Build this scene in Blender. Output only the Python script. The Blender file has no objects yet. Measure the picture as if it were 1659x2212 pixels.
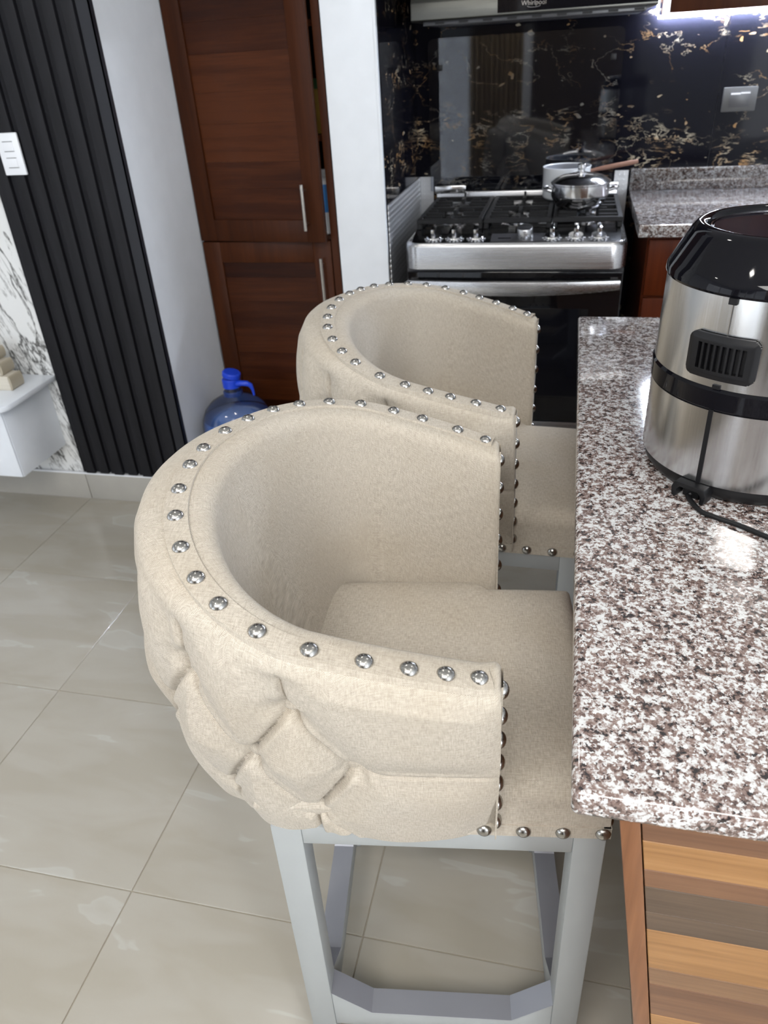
import bpy, bmesh, math, random
import numpy as np
from mathutils import Vector, Matrix

random.seed(7)
sc = bpy.context.scene
COL = sc.collection
PI = math.pi

# ------------------------------------------------------------------ camera
CAM_Z = 1.475
cam_d = bpy.data.cameras.new('camera')
cam = bpy.data.objects.new('camera', cam_d)
COL.objects.link(cam)
cam_d.sensor_fit = 'HORIZONTAL'
cam_d.sensor_width = 36.0
cam_d.lens = 36.0 * 1614.5 / 1659.0
cam_d.clip_start = 0.02
_r = (0.974399, 0.217633, -0.056406)
_u = (-0.068019, 0.524500, 0.848689)
_f = (-0.214288, 0.823125, -0.525876)
cam.matrix_world = Matrix(((_r[0], _u[0], -_f[0], 0), (_r[1], _u[1], -_f[1], 0), (_r[2], _u[2], -_f[2], CAM_Z), (0, 0, 0, 1)))
cam_d.dof.use_dof = True
cam_d.dof.focus_distance = 0.95
cam_d.dof.aperture_fstop = 11.0
sc.camera = cam

# ------------------------------------------------------------------ world, view, large lights
world = bpy.data.worlds.new('sky')
sc.world = world
world.use_nodes = True
world.node_tree.nodes['Background'].inputs[0].default_value = (0.80, 0.88, 1.0, 1)
world.node_tree.nodes['Background'].inputs[1].default_value = 0.6
sc.view_settings.view_transform = 'Standard'
sc.view_settings.look = 'None'
sc.view_settings.gamma = 1.0
sc.view_settings.use_curve_mapping = False
sc.view_settings.exposure = 0.0


def area(name, loc, direction, sx, sy, power, color=(1, 1, 1), spread=PI):
    l = bpy.data.lights.new(name, 'AREA')
    l.shape = 'RECTANGLE'
    l.size, l.size_y = sx, sy
    l.energy = power
    l.color = color
    l.spread = spread
    o = bpy.data.objects.new(name, l)
    COL.objects.link(o)
    o.location = loc
    o.rotation_euler = Vector(direction).to_track_quat('-Z', 'Y').to_euler()
    return o


# daylight entering through the glazing behind the camera left of the door, and a side window
area('rear_daylight_and_fill', (-1.95, -1.56, 1.38), (0, 1, 0), 1.9, 2.1, 47, (0.93, 0.97, 1.0))
area('rear_daylight_and_fill', (1.80, -1.56, 1.45), (0, 1, 0), 0.7, 1.7, 84, (0.95, 0.98, 1.0))  # added fill: no window known here, brightens the return wall
area('daylight_side_window', (-3.56, -0.3, 1.35), (1, 0, 0), 2.0, 1.7, 16, (0.95, 0.98, 1.0))
# the large ceiling panel behind the camera and the small downlights
area('ceiling_panel_light', (-0.25, -0.95, 2.565), (0, 0, -1), 1.5, 0.8, 44, (1.0, 0.985, 0.96))
for _x, _y in ((-0.9, 0.1), (-0.9, 1.5), (0.7, 0.1), (0.7, 1.5), (-2.2, 0.8)):
    area('downlight', (_x, _y, 2.578), (0, 0, -1), 0.11, 0.11, 2.5, (1.0, 0.96, 0.90))


# ------------------------------------------------------------------ helpers: meshes
class MB:
    def __init__(self):
        self.v = []
        self.f = []
        self.uv = None

    def add(self, vs, fs):
        n = len(self.v)
        self.v += [tuple(map(float, p)) for p in vs]
        self.f += [tuple(i + n for i in f) for f in fs]
        return self

    def box(self, x0, x1, y0, y1, z0, z1, M=None):
        vs = [(x0, y0, z0), (x1, y0, z0), (x1, y1, z0), (x0, y1, z0), (x0, y0, z1), (x1, y0, z1), (x1, y1, z1), (x0, y1, z1)]
        if M is not None:
            vs = [M @ Vector(p) for p in vs]
        return self.add(vs, [(0, 3, 2, 1), (4, 5, 6, 7), (0, 1, 5, 4), (1, 2, 6, 5), (2, 3, 7, 6), (3, 0, 4, 7)])

    def prism(self, poly, axis, a, b, M=None):
        # poly: 2-D points, extruded along axis (0,1,2) from a to b
        n = len(poly)

        def P(p, t):
            q = [0, 0, 0]
            q[axis] = t
            o = [i for i in range(3) if i != axis]
            q[o[0]], q[o[1]] = p
            return M @ Vector(q) if M is not None else q
        vs = [P(p, a) for p in poly] + [P(p, b) for p in poly]
        fs = [tuple(range(n - 1, -1, -1)), tuple(range(n, 2 * n))]
        fs += [(i, (i + 1) % n, n + (i + 1) % n, n + i) for i in range(n)]
        return self.add(vs, fs)

    def lathe(self, prof, c=(0, 0, 0), n=48, M=None, closed=False):
        # prof: (r, z) list, revolved about z at c
        vs = []
        fs = []
        m = len(prof)
        for i in range(n):
            a = 2 * PI * i / n
            for r, z in prof:
                p = Vector((c[0] + r * math.cos(a), c[1] + r * math.sin(a), c[2] + z))
                vs.append(M @ p if M is not None else p)
        for i in range(n):
            j = (i + 1) % n
            for k in range(m - 1 if not closed else m):
                l = (k + 1) % m
                fs.append((i * m + k, j * m + k, j * m + l, i * m + l))
        return self.add(vs, fs)

    def tube(self, pts, r, n=10, closed=False):
        pts = [Vector(p) for p in pts]
        rs = r if isinstance(r, (list, tuple)) else [r] * len(pts)
        vs = []
        fs = []
        m = len(pts)
        up = Vector((0, 0, 1))
        prev = None
        for i, p in enumerate(pts):
            if closed:
                t = pts[(i + 1) % m] - pts[i - 1]
            else:
                t = pts[min(i + 1, m - 1)] - pts[max(i - 1, 0)]
            t.normalize()
            if prev is None:
                a = t.cross(up)
                if a.length < 1e-3:
                    a = t.cross(Vector((1, 0, 0)))
            else:
                a = prev - t * prev.dot(t)
            a.normalize()
            prev = a
            b = t.cross(a)
            for k in range(n):
                q = 2 * PI * k / n
                vs.append(p + (a * math.cos(q) + b * math.sin(q)) * rs[i])
        for i in range(m if closed else m - 1):
            j = (i + 1) % m
            for k in range(n):
                l = (k + 1) % n
                fs.append((i * n + k, i * n + l, j * n + l, j * n + k))
        if not closed:
            fs.append(tuple(range(n - 1, -1, -1)))
            fs.append(tuple((m - 1) * n + k for k in range(n)))
        return self.add(vs, fs)

    def grid(self, G, flip=False):
        # G: array (a, b, 3)
        a, b = len(G), len(G[0])
        vs = [tuple(G[i][j]) for i in range(a) for j in range(b)]
        fs = []
        for i in range(a - 1):
            for j in range(b - 1):
                f = (i * b + j, (i + 1) * b + j, (i + 1) * b + j + 1, i * b + j + 1)
                fs.append(f[::-1] if flip else f)
        return self.add(vs, fs)

    def mesh(self, name):
        me = bpy.data.meshes.new(name)
        me.from_pydata(self.v, [], self.f)
        bm = bmesh.new()
        bm.from_mesh(me)
        bmesh.ops.recalc_face_normals(bm, faces=bm.faces)
        bm.to_mesh(me)
        bm.free()
        return me

    def build(self, name, mat, parent=None, bevel=0, seg=2, smooth=35, loc=None, rz=None, M=None):
        me = self.mesh(name)
        return link(name, me, mat, parent, bevel, seg, smooth, loc, rz, M)


def link(name, me, mat, parent=None, bevel=0, seg=2, smooth=35, loc=None, rz=None, M=None):
    if mat is not None and not me.materials:
        me.materials.append(mat)
    if bevel:
        bm = bmesh.new()
        bm.from_mesh(me)
        es = [e for e in bm.edges if len(e.link_faces) == 2 and e.calc_face_angle(0) > 0.6]
        bmesh.ops.bevel(bm, geom=es, offset=bevel, segments=seg, profile=0.5, affect='EDGES', clamp_overlap=True)
        bm.to_mesh(me)
        bm.free()
    if smooth:
        me.polygons.foreach_set('use_smooth', [True] * len(me.polygons))
        me.set_sharp_from_angle(angle=math.radians(smooth))
    o = bpy.data.objects.new(name, me)
    COL.objects.link(o)
    if parent is not None:
        o.parent = parent
    if loc is not None:
        o.location = loc
    if rz is not None:
        o.rotation_euler = (0, 0, rz)
    if M is not None:
        o.matrix_local = M
    return o


def inst(name, me, parent, loc=(0, 0, 0), M=None):
    o = bpy.data.objects.new(name, me)
    COL.objects.link(o)
    o.parent = parent
    if M is not None:
        o.matrix_local = M
    else:
        o.location = loc
    return o


def thing(name, label, cat, loc=(0, 0, 0), rz=0, group=None):
    o = bpy.data.objects.new(name, None)
    COL.objects.link(o)
    o.empty_display_size = 0.05
    o.location = loc
    o.rotation_euler = (0, 0, rz)
    return tag(o, label, cat, group)


def tag(o, label, cat, group=None):
    o['label'] = label
    o['category'] = cat
    if group:
        o['group'] = group
    return o


def struct(o, label=None, cat=None):
    o['kind'] = 'structure'
    if label:
        o['label'] = label
    if cat:
        o['category'] = cat
    return o


# ------------------------------------------------------------------ helpers: materials
class NT:
    def __init__(self, name):
        self.m = bpy.data.materials.new(name)
        self.m.use_nodes = True
        self.t = self.m.node_tree
        self.b = self.t.nodes['Principled BSDF']

    def n(self, typ, **kw):
        x = self.t.nodes.new('ShaderNode' + typ)
        for k, v in kw.items():
            setattr(x, k, v)
        return x

    def l(self, a, b):
        self.t.links.new(a, b)

    def set(self, **kw):
        for k, v in kw.items():
            i = self.b.inputs[k.replace('_', ' ')]
            if isinstance(v, bpy.types.NodeSocket):
                self.l(v, i)
            else:
                if isinstance(v, tuple) and len(v) == 3:
                    v = (*v, 1)
                i.default_value = v
        return self

    def coord(self, kind='Object', scale=(1, 1, 1), rot=(0, 0, 0), loc=(0, 0, 0), vec=None):
        if vec is None:
            vec = self.n('TexCoord').outputs[kind]
        mp = self.n('Mapping')
        mp.inputs['Scale'].default_value = scale
        mp.inputs['Rotation'].default_value = rot
        mp.inputs['Location'].default_value = loc
        self.l(vec, mp.inputs['Vector'])
        return mp.outputs[0]

    def noise(self, vec, scale=5, detail=3, rough=0.5, dist=0):
        x = self.n('TexNoise')
        self.l(vec, x.inputs['Vector'])
        x.inputs['Scale'].default_value = scale
        x.inputs['Detail'].default_value = detail
        x.inputs['Roughness'].default_value = rough
        x.inputs['Distortion'].default_value = dist
        return x.outputs['Fac']

    def ramp(self, fac, stops, interp='LINEAR'):
        x = self.n('ValToRGB')
        x.color_ramp.interpolation = interp
        el = x.color_ramp.elements
        while len(el) < len(stops):
            el.new(0.5)
        for e, (p, c) in zip(el, stops):
            e.position = p
            e.color = (*c, 1) if len(c) == 3 else c
        self.l(fac, x.inputs[0])
        return x.outputs[0]

    def math(self, op, a, b=None, clamp=False):
        x = self.n('Math', operation=op, use_clamp=clamp)
        for i, v in enumerate((a, b)):
            if v is None:
                continue
            if isinstance(v, bpy.types.NodeSocket):
                self.l(v, x.inputs[i])
            else:
                x.inputs[i].default_value = v
        return x.outputs[0]

    def mix(self, fac, a, b, mode='MIX'):
        x = self.n('Mix', data_type='RGBA', blend_type=mode)
        for s, v in ((x.inputs['Factor'], fac), (x.inputs[6], a), (x.inputs[7], b)):
            if isinstance(v, bpy.types.NodeSocket):
                self.l(v, s)
            else:
                s.default_value = (*v, 1) if isinstance(v, tuple) and len(v) == 3 else v
        return x.outputs[2]

    def bump(self, h, strength=0.3, dist=0.001):
        x = self.n('Bump')
        x.inputs['Strength'].default_value = strength
        x.inputs['Distance'].default_value = dist
        self.l(h, x.inputs['Height'])
        self.l(x.outputs[0], self.b.inputs['Normal'])


def simple(name, color, rough=0.5, metal=0.0, bump=0, bscale=200, **kw):
    t = NT(name)
    nz = t.noise(t.coord(), 14, 3)
    c = t.mix(nz, tuple(max(0, x * 0.94) for x in color), tuple(min(1, x * 1.05) for x in color))
    t.set(Base_Color=c, Roughness=rough, Metallic=metal)
    for k, v in kw.items():
        t.b.inputs[k.replace('_', ' ')].default_value = v
    if bump:
        t.bump(t.noise(t.coord(), bscale, 3), bump, 0.001)
    return t.m


def ridge(t, fac, width):
    # thin line where the noise crosses 0.5
    d = t.math('ABSOLUTE', t.math('SUBTRACT', fac, 0.5))
    return t.math('SUBTRACT', 1.0, t.math('DIVIDE', d, width), clamp=True)


def make_fabric():
    t = NT('beige_linen_fabric')
    uv = t.n('TexCoord').outputs['UV']
    a = t.noise(t.coord(vec=uv, scale=(90, 620, 1)), 1, 3, 0.65)
    b = t.noise(t.coord(vec=uv, scale=(620, 90, 1), loc=(31, 7, 0)), 1, 3, 0.65)
    sep = t.n('SeparateXYZ')
    t.l(uv, sep.inputs[0])
    su = t.math('SINE', t.math('ADD', t.math('MULTIPLY', sep.outputs[0], 3900.0), t.math('MULTIPLY', b, 3.5)))
    sv = t.math('SINE', t.math('ADD', t.math('MULTIPLY', sep.outputs[1], 3900.0), t.math('MULTIPLY', a, 3.5)))
    wv = t.math('ADD', t.math('MULTIPLY', t.math('MULTIPLY', su, sv), 0.5), 0.5)
    th = t.math('ADD', t.math('MULTIPLY', a, 0.5), t.math('MULTIPLY', b, 0.5))
    w = t.math('ADD', t.math('MULTIPLY', wv, 0.38), t.math('MULTIPLY', th, 0.62))
    big = t.noise(t.coord(), 7, 4)
    col = t.ramp(w, [(0.30, (0.190, 0.164, 0.132)), (0.5, (0.430, 0.383, 0.318)), (0.70, (0.655, 0.608, 0.53))])
    col = t.mix(t.ramp(big, [(0.42, (0, 0, 0)), (0.75, (0.30, 0.30, 0.30))]), col, (0.36, 0.295, 0.21))
    t.set(Base_Color=col, Roughness=0.95, Sheen_Weight=0.1, Sheen_Roughness=0.5, Specular_IOR_Level=0.2)
    t.bump(w, 0.4, 0.0006)
    return t.m


def make_granite(name, k=1.0):
    t = NT(name)
    co = t.coord()
    nz = t.n('TexNoise')
    t.l(co, nz.inputs['Vector'])
    nz.inputs['Scale'].default_value = 300
    nz.inputs['Detail'].default_value = 2
    add = t.n('VectorMath', operation='MULTIPLY_ADD')
    t.l(nz.outputs['Color'], add.inputs[0])
    add.inputs[1].default_value = (0.007, 0.007, 0.007)
    t.l(co, add.inputs[2])
    vo = t.n('TexVoronoi')
    t.l(add.outputs[0], vo.inputs['Vector'])
    vo.inputs['Scale'].default_value = 290
    sep = t.n('SeparateColor')
    t.l(vo.outputs['Color'], sep.inputs[0])
    big = t.noise(co, 78, 3, 0.68)
    f = t.math('ADD', t.math('MULTIPLY', sep.outputs[0], 0.34), t.math('MULTIPLY', big, 0.95))
    f = t.math('SUBTRACT', f, 0.175)

    def q(*c):
        return tuple(x * k for x in c)
    col = t.ramp(f, [(0.0, q(0.02, 0.018, 0.018)), (0.27, q(0.03, 0.026, 0.028)), (0.33, q(0.12, 0.080, 0.070)), (0.44, q(0.235, 0.170, 0.150)),
                     (0.50, q(0.38, 0.33, 0.315)), (0.565, q(0.60, 0.605, 0.61)), (1.0, q(0.82, 0.84, 0.84))])
    t.set(Base_Color=col, Roughness=0.10, Coat_Weight=0.6, Coat_Roughness=0.02)
    return t.m


def make_black_marble():
    t = NT('black_gold_marble')
    co = t.coord()
    n1 = t.noise(t.coord(scale=(1, 1, 1.7)), 3.6, 6, 0.62, 0.35)
    n2 = t.noise(t.coord(scale=(1, 1, 2.6), loc=(4, 2, 7)), 9, 5, 0.62, 0.4)
    n3 = t.noise(t.coord(scale=(0.35, 0.35, 3.4), loc=(1, 9, 3.62)), 2.2, 2, 0.5)
    patch = t.ramp(n3, [(0.50, (0, 0, 0)), (0.60, (1, 1, 1))])
    fl = t.noise(t.coord(scale=(1, 1, 2.4), rot=(0, .25, 0), loc=(7, 1, 2)), 15, 3, 0.55, 0.7)
    flake = t.math('MULTIPLY', t.ramp(fl, [(0.66, (0, 0, 0)), (0.68, (1, 1, 1))]), patch)
    v1 = t.math('MULTIPLY', ridge(t, n1, 0.006), 0.55)
    v1 = t.math('MULTIPLY', v1, t.ramp(t.noise(co, 5, 2), [(0.48, (0, 0, 0)), (0.58, (1, 1, 1))]))
    v2 = t.math('MULTIPLY', t.math('MULTIPLY', ridge(t, n2, 0.026), patch), t.ramp(t.noise(t.coord(loc=(3, 3, 3)), 12, 2), [(0.48, (0, 0, 0)), (0.58, (1, 1, 1))]))
    speck = t.ramp(t.noise(t.coord(scale=(1, 1, 1.5), rot=(0, .6, 0), loc=(2, 5, 8)), 22, 1, 0.5, 0.3), [(0.735, (0, 0, 0)), (0.75, (.8, .8, .8))])
    v = t.math('MAXIMUM', t.math('MAXIMUM', t.math('MAXIMUM', v1, v2), speck), flake, clamp=True)
    vc = t.mix(t.ramp(t.noise(co, 14, 2), [(0.4, (0, 0, 0)), (0.6, (1, 1, 1))]), (0.36, 0.21, 0.09), (0.42, 0.37, 0.28))
    col = t.mix(v, (0.005, 0.005, 0.008), vc)
    t.set(Base_Color=col, Roughness=0.06, Specular_IOR_Level=0.14)
    return t.m


def make_white_marble():
    t = NT('white_veined_marble')
    co = t.coord(rot=(0, 0.35, 0))
    n1 = t.noise(t.coord(vec=co, scale=(2.6, 1, 0.55)), 2.6, 7, 0.60, 0.35)
    n2 = t.noise(t.coord(vec=co, scale=(2.4, 1, 0.6), loc=(5, 3, 1)), 5.0, 7, 0.64, 0.4)
    v1 = ridge(t, n1, 0.020)
    v2 = t.math('MULTIPLY', ridge(t, n2, 0.020), 0.55)
    gold = t.ramp(t.noise(co, 3.0, 4), [(0.52, (0, 0, 0)), (0.75, (0.5, 0.5, 0.5))])
    base = t.mix(gold, (0.80, 0.81, 0.81), (0.62, 0.57, 0.47))
    col = t.mix(t.math('MAXIMUM', v1, v2), base, (0.05, 0.048, 0.045))
    t.set(Base_Color=col, Roughness=0.12)
    return t.m


def make_tile():
    t = NT('polished_grey_porcelain')
    inf = t.n('ObjectInfo')
    tc = t.n('TexCoord').outputs['Object']
    off = t.n('VectorMath', operation='MULTIPLY_ADD')
    comb = t.n('CombineXYZ')
    t.l(inf.outputs['Random'], comb.inputs[0])
    t.l(inf.outputs['Random'], comb.inputs[1])
    t.l(comb.outputs[0], off.inputs[0])
    off.inputs[1].default_value = (7.3, 5.1, 0)
    t.l(tc, off.inputs[2])
    a = t.noise(t.coord(vec=off.outputs[0], scale=(1, 3.2, 1), rot=(0, 0, 0.75)), 3.2, 3, 0.5, 0.5)
    b = t.noise(t.coord(vec=off.outputs[0], scale=(1, 2.2, 1), rot=(0, 0, 0.5), loc=(3, 1, 0)), 2.0, 2, 0.5)
    col = t.ramp(a, [(0.40, (0.345, 0.318, 0.268)), (0.54, (0.375, 0.352, 0.308)), (0.625, (0.385, 0.365, 0.322)), (0.645, (0.435, 0.425, 0.395)), (0.72, (0.40, 0.385, 0.345))])
    col = t.mix(t.math('MULTIPLY', b, 0.5), col, (0.36, 0.335, 0.28))
    t.set(Base_Color=col, Roughness=0.17, Coat_Weight=0.15)
    return t.m


def make_wood(name, dark, mid, light, axis=0, rough=0.32, scale=1.0, vary=0.35, coat=0.2, spec=0.35):
    # grain runs along axis
    t = NT(name)
    inf = t.n('ObjectInfo')
    comb = t.n('CombineXYZ')
    for i in range(3):
        t.l(inf.outputs['Random'], comb.inputs[i])
    off = t.n('VectorMath', operation='MULTIPLY_ADD')
    t.l(comb.outputs[0], off.inputs[0])
    off.inputs[1].default_value = (13, 17, 11)
    t.l(t.n('TexCoord').outputs['Object'], off.inputs[2])
    s = [34 * scale] * 3
    s[axis] = 2.2 * scale
    s2 = [230 * scale] * 3
    s2[axis] = 9 * scale
    a = t.noise(t.coord(vec=off.outputs[0], scale=tuple(s)), 1, 4, 0.55, 0.3)
    b = t.noise(t.coord(vec=off.outputs[0], scale=tuple(s2)), 1, 2, 0.6)
    f = t.math('ADD', t.math('MULTIPLY', a, 0.7), t.math('MULTIPLY', b, 0.3))
    f = t.math('ADD', f, t.math('MULTIPLY', t.math('SUBTRACT', inf.outputs['Random'], 0.5), vary))
    col = t.ramp(f, [(0.28, dark), (0.5, mid), (0.72, light)])
    t.set(Base_Color=col, Roughness=rough, Coat_Weight=coat, Coat_Roughness=0.15, Specular_IOR_Level=spec)
    t.bump(b, 0.08, 0.0006)
    return t.m


def make_steel(name, col=(0.60, 0.60, 0.60), rough=0.26, axis=0, aniso=0.0):
    t = NT(name)
    s = [420] * 3
    s[axis] = 3
    nz = t.noise(t.coord(scale=tuple(s)), 1, 2, 0.5)
    c = t.mix(nz, tuple(x * 0.88 for x in col), tuple(min(1, x * 1.1) for x in col))
    r = t.math('ADD', t.math('MULTIPLY', nz, 0.12), rough - 0.06)
    t.set(Base_Color=c, Metallic=1.0, Roughness=r)
    return t.m


def make_glass(name, tint, rough=0.03, alpha_mix=0.12):
    # thin tinted sheet: clear body plus mirror-like front, weighted by viewing angle
    t = NT(name)
    t.t.nodes.remove(t.b)
    out = t.t.nodes['Material Output']
    tr = t.n('BsdfTransparent')
    tr.inputs[0].default_value = (*tint, 1)
    gl = t.n('BsdfGlossy')
    gl.inputs['Roughness'].default_value = rough
    fr = t.n('Fresnel')
    fr.inputs[0].default_value = 1.52
    fac = t.math('ADD', fr.outputs[0], alpha_mix, clamp=True)
    mx = t.n('MixShader')
    t.l(fac, mx.inputs[0])
    t.l(tr.outputs[0], mx.inputs[1])
    t.l(gl.outputs[0], mx.inputs[2])
    t.l(mx.outputs[0], out.inputs[0])
    return t.m


def make_emit(name, col, strength):
    t = NT(name)
    t.set(Base_Color=col, Emission_Color=col, Emission_Strength=strength)
    return t.m


def make_embossed():
    t = NT('embossed_aluminium')
    co = t.coord()
    vo = t.n('TexVoronoi')
    vo.inputs['Randomness'].default_value = 0.0
    vo.inputs['Scale'].default_value = 55
    t.l(co, vo.inputs['Vector'])
    d = t.ramp(vo.outputs['Distance'], [(0.15, (1, 1, 1)), (0.45, (0, 0, 0))])
    c = t.mix(d, (0.55, 0.56, 0.58), (0.78, 0.79, 0.81))
    t.set(Base_Color=c, Metallic=0.85, Roughness=0.36)
    t.bump(d, 0.6, 0.003)
    return t.m


FABRIC = make_fabric()
GRANITE = make_granite('speckled_granite', 0.88)
GRANITE_SHADED = make_granite('shaded_upstand_granite', 0.30)  # darkened granite copy, shade on the upstand put into the colour
GRANITE_LIT = make_granite('lit_counter_granite', 0.62)  # lighter granite copy, LED light on the counter top put into the colour
BLACK_MARBLE = make_black_marble()
WHITE_MARBLE = make_white_marble()
TILE = make_tile()
GROUT = simple('grout', (0.36, 0.32, 0.25), 0.9)
BASEB = simple('grey_skirting_tile', (0.40, 0.385, 0.35), 0.2)
WALL = simple('white_wall_paint', (0.77, 0.80, 0.84), 0.45, bump=0.03, bscale=90)
CEIL = simple('white_ceiling_paint', (0.80, 0.80, 0.78), 0.7)
SLAT = make_wood('black_fluted_panel', (0.0065, 0.0065, 0.008), (0.0105, 0.0105, 0.013), (0.016, 0.016, 0.0195), axis=2, rough=0.5, vary=0.05, coat=0.0, spec=0.22)
TRIMBLACK = simple('black_edge_trim', (0.011, 0.012, 0.017), 0.45)
MAHOG = make_wood('mahogany_frame', (0.0286, 0.0074, 0.0020), (0.0470, 0.0123, 0.0033), (0.0655, 0.0181, 0.0051), axis=2, rough=0.36, coat=0.0, spec=0.16, vary=0.15)
MAHOG_H = make_wood('mahogany_plank', (0.0210, 0.0051, 0.0020), (0.0395, 0.0099, 0.0030), (0.0672, 0.0181, 0.0051), axis=0, rough=0.36, coat=0.0, spec=0.16, vary=0.45)
RED_CAB = make_wood('red_brown_cabinet', (0.045, 0.008, 0.002), (0.070, 0.013, 0.003), (0.092, 0.019, 0.0045), axis=2, rough=0.36, coat=0.0, spec=0.16, vary=0.1)
PANTRY_IN = simple('dark_cabinet_interior', (0.05, 0.028, 0.018), 0.7)
STEEL = make_steel('brushed_steel', (0.56, 0.56, 0.57), 0.27, axis=0)
STEEL_FRY = make_steel('fryer_brushed_steel', (0.60, 0.60, 0.60), 0.22, axis=2)
STEEL_POL = make_steel('polished_steel', (0.68, 0.68, 0.69), 0.14, axis=2)
STEEL_DK = make_steel('hood_brushed_steel', (0.17, 0.17, 0.155), 0.40, axis=0)
STEEL_DECK = make_steel('range_deck_steel', (0.24, 0.24, 0.25), 0.18, axis=0)
HANDLE = make_steel('satin_handle_metal', (0.60, 0.57, 0.52), 0.28, axis=2)
NAIL = make_steel('nickel_nail_head', (0.40, 0.39, 0.37), 0.24, axis=2)
FRAME = simple('grey_painted_frame', (0.305, 0.322, 0.325), 0.40, bump=0.03, bscale=60)
PLATE = simple('steel_kick_plate', (0.30, 0.31, 0.345), 0.34, 0.45)
IRON = simple('black_cast_iron', (0.006, 0.006, 0.007), 0.5, Specular_IOR_Level=0.3)
BLACKGLOSS = simple('gloss_black_plastic', (0.004, 0.004, 0.006), 0.05, IOR=1.33)
BLACKMATT = simple('matt_black_plastic', (0.006, 0.006, 0.007), 0.42, Specular_IOR_Level=0.3)
BLACKGLASS = simple('black_oven_glass', (0.004, 0.004, 0.005), 0.04)
DARKGREY = simple('dark_grey_enamel', (0.05, 0.05, 0.055), 0.3)
LIDGLASS = make_glass('range_lid_glass', (0.80, 0.82, 0.86), 0.03, 0.015)
PURPLE = simple('dark_fryer_glass', (0.012, 0.009, 0.015), 0.025, IOR=1.3)
PANE = make_glass('window_glass', (0.97, 0.98, 1.0), 0.01, 0.0)
ALU = make_embossed()
WHITEPL = simple('white_plastic', (0.82, 0.84, 0.88), 0.25)
GREYPL = simple('grey_outlet_plastic', (0.062, 0.062, 0.062), 0.5)
GREYPL2 = simple('dark_grey_outlet', (0.06, 0.06, 0.065), 0.35)
LACQ = simple('white_lacquer', (0.78, 0.82, 0.88), 0.16)
ENAMEL = simple('white_enamel', (0.70, 0.72, 0.74), 0.2)
ENAMEL_IN = simple('grey_enamel_inside', (0.22, 0.23, 0.26), 0.3)
COPPERWOOD = simple('brown_handle_wood', (0.22, 0.11, 0.075), 0.4)
BLUEPL = simple('bright_blue_cap_plastic', (0.010, 0.055, 0.60), 0.3)
WATER = simple('blue_water', (0.17, 0.29, 0.62), 0.12)
JUGBODY = make_glass('pale_blue_bottle_plastic', (0.80, 0.87, 0.96), 0.12, 0.06)
STONEWOOD = make_wood('whitewashed_wood', (0.36, 0.32, 0.25), (0.58, 0.54, 0.46), (0.70, 0.66, 0.58), axis=0, rough=0.6, vary=0.2, coat=0)
CREAM = simple('beige_ceramic', (0.42, 0.37, 0.28), 0.3)
LED = make_emit('led_white', (0.78, 0.86, 1.0), 480)
PANELLIGHT = make_emit('ceiling_light_diffuser', (1.0, 0.96, 0.90), 6)
CURTAIN = simple('gold_curtain', (0.25, 0.19, 0.115), 0.8)
DOORDARK = make_wood('dark_door_wood', (0.030, 0.022, 0.016), (0.045, 0.033, 0.024), (0.062, 0.046, 0.033), axis=2, rough=0.5, vary=0.0)
ISL_A = make_wood('island_plank_wood', (0.10, 0.05, 0.026), (0.235, 0.118, 0.048), (0.40, 0.215, 0.085), axis=0, rough=0.33, vary=0.0)
ISL_POST = make_wood('island_edge_wood', (0.1105, 0.0458, 0.0206), (0.1700, 0.0733, 0.0332), (0.2295, 0.1041, 0.0474), axis=2, rough=0.35, vary=0.0)


def plank_mat(k, tone):
    d, m, l = tone
    return make_wood('island_plank_wood_%s' % k, d, m, l, axis=0, rough=0.33, vary=0.12)


P_ORANGE = plank_mat('orange', ((0.1640, 0.0763, 0.0259), (0.2788, 0.1406, 0.0519), (0.3608, 0.1969, 0.0801)))
P_BROWN = plank_mat('brown', ((0.0800, 0.0361, 0.0193), (0.1360, 0.0651, 0.0342), (0.1920, 0.0980, 0.0506)))
P_DARK = plank_mat('dark', ((0.0527, 0.0333, 0.0221), (0.0918, 0.0600, 0.0395), (0.1360, 0.0875, 0.0538)))
P_MID = plank_mat('mid', ((0.1200, 0.0612, 0.0312), (0.1880, 0.1019, 0.0521), (0.2480, 0.1450, 0.0744)))

# ================================================================== THE SETTING
YB = 3.35        # kitchen back wall
YS = 2.273       # slat / marble wall
XR = -1.34       # return wall
ZC = 2.6
XL, XE, YR = -3.5, 2.2, -1.5

# floor slab (grout level) and the tiles laid on it
floor = struct(MB().box(XL, XE, YR, YB, -0.05, -0.0025).build('floor', GROUT))
TS, TX, TY = 0.503, -0.8005, 0.761
g = 0.0011
tile_me = MB().box(-TS / 2 + g, TS / 2 - g, -TS / 2 + g, TS / 2 - g, -0.006, 0.0).mesh('tile')
tile_me.materials.append(TILE)
_bm = bmesh.new(); _bm.from_mesh(tile_me)
bmesh.ops.bevel(_bm, geom=[e for e in _bm.edges if e.verts[0].co.z > -0.001 and e.verts[1].co.z > -0.001], offset=0.0009, segments=1, affect='EDGES')
_bm.to_mesh(tile_me); _bm.free()
for i in range(-5, 6):
    for j in range(-4, 6):
        x = TX + (i + 0.5) * TS
        y = TY + (j + 0.5) * TS
        if x < XL + 0.1 or x > XE - 0.1 or y < YR + 0.1 or y > YB:
            continue
        if y > YS - 0.05 and x < XR - 0.2:
            continue
        if y + TS / 2 > YB + 0.1:
            continue
        inst('tile', tile_me, floor, (x, y, 0))

struct(MB().box(XL, XE, YR, YB + 0.1, ZC, ZC + 0.05).build('ceiling', CEIL))

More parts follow.
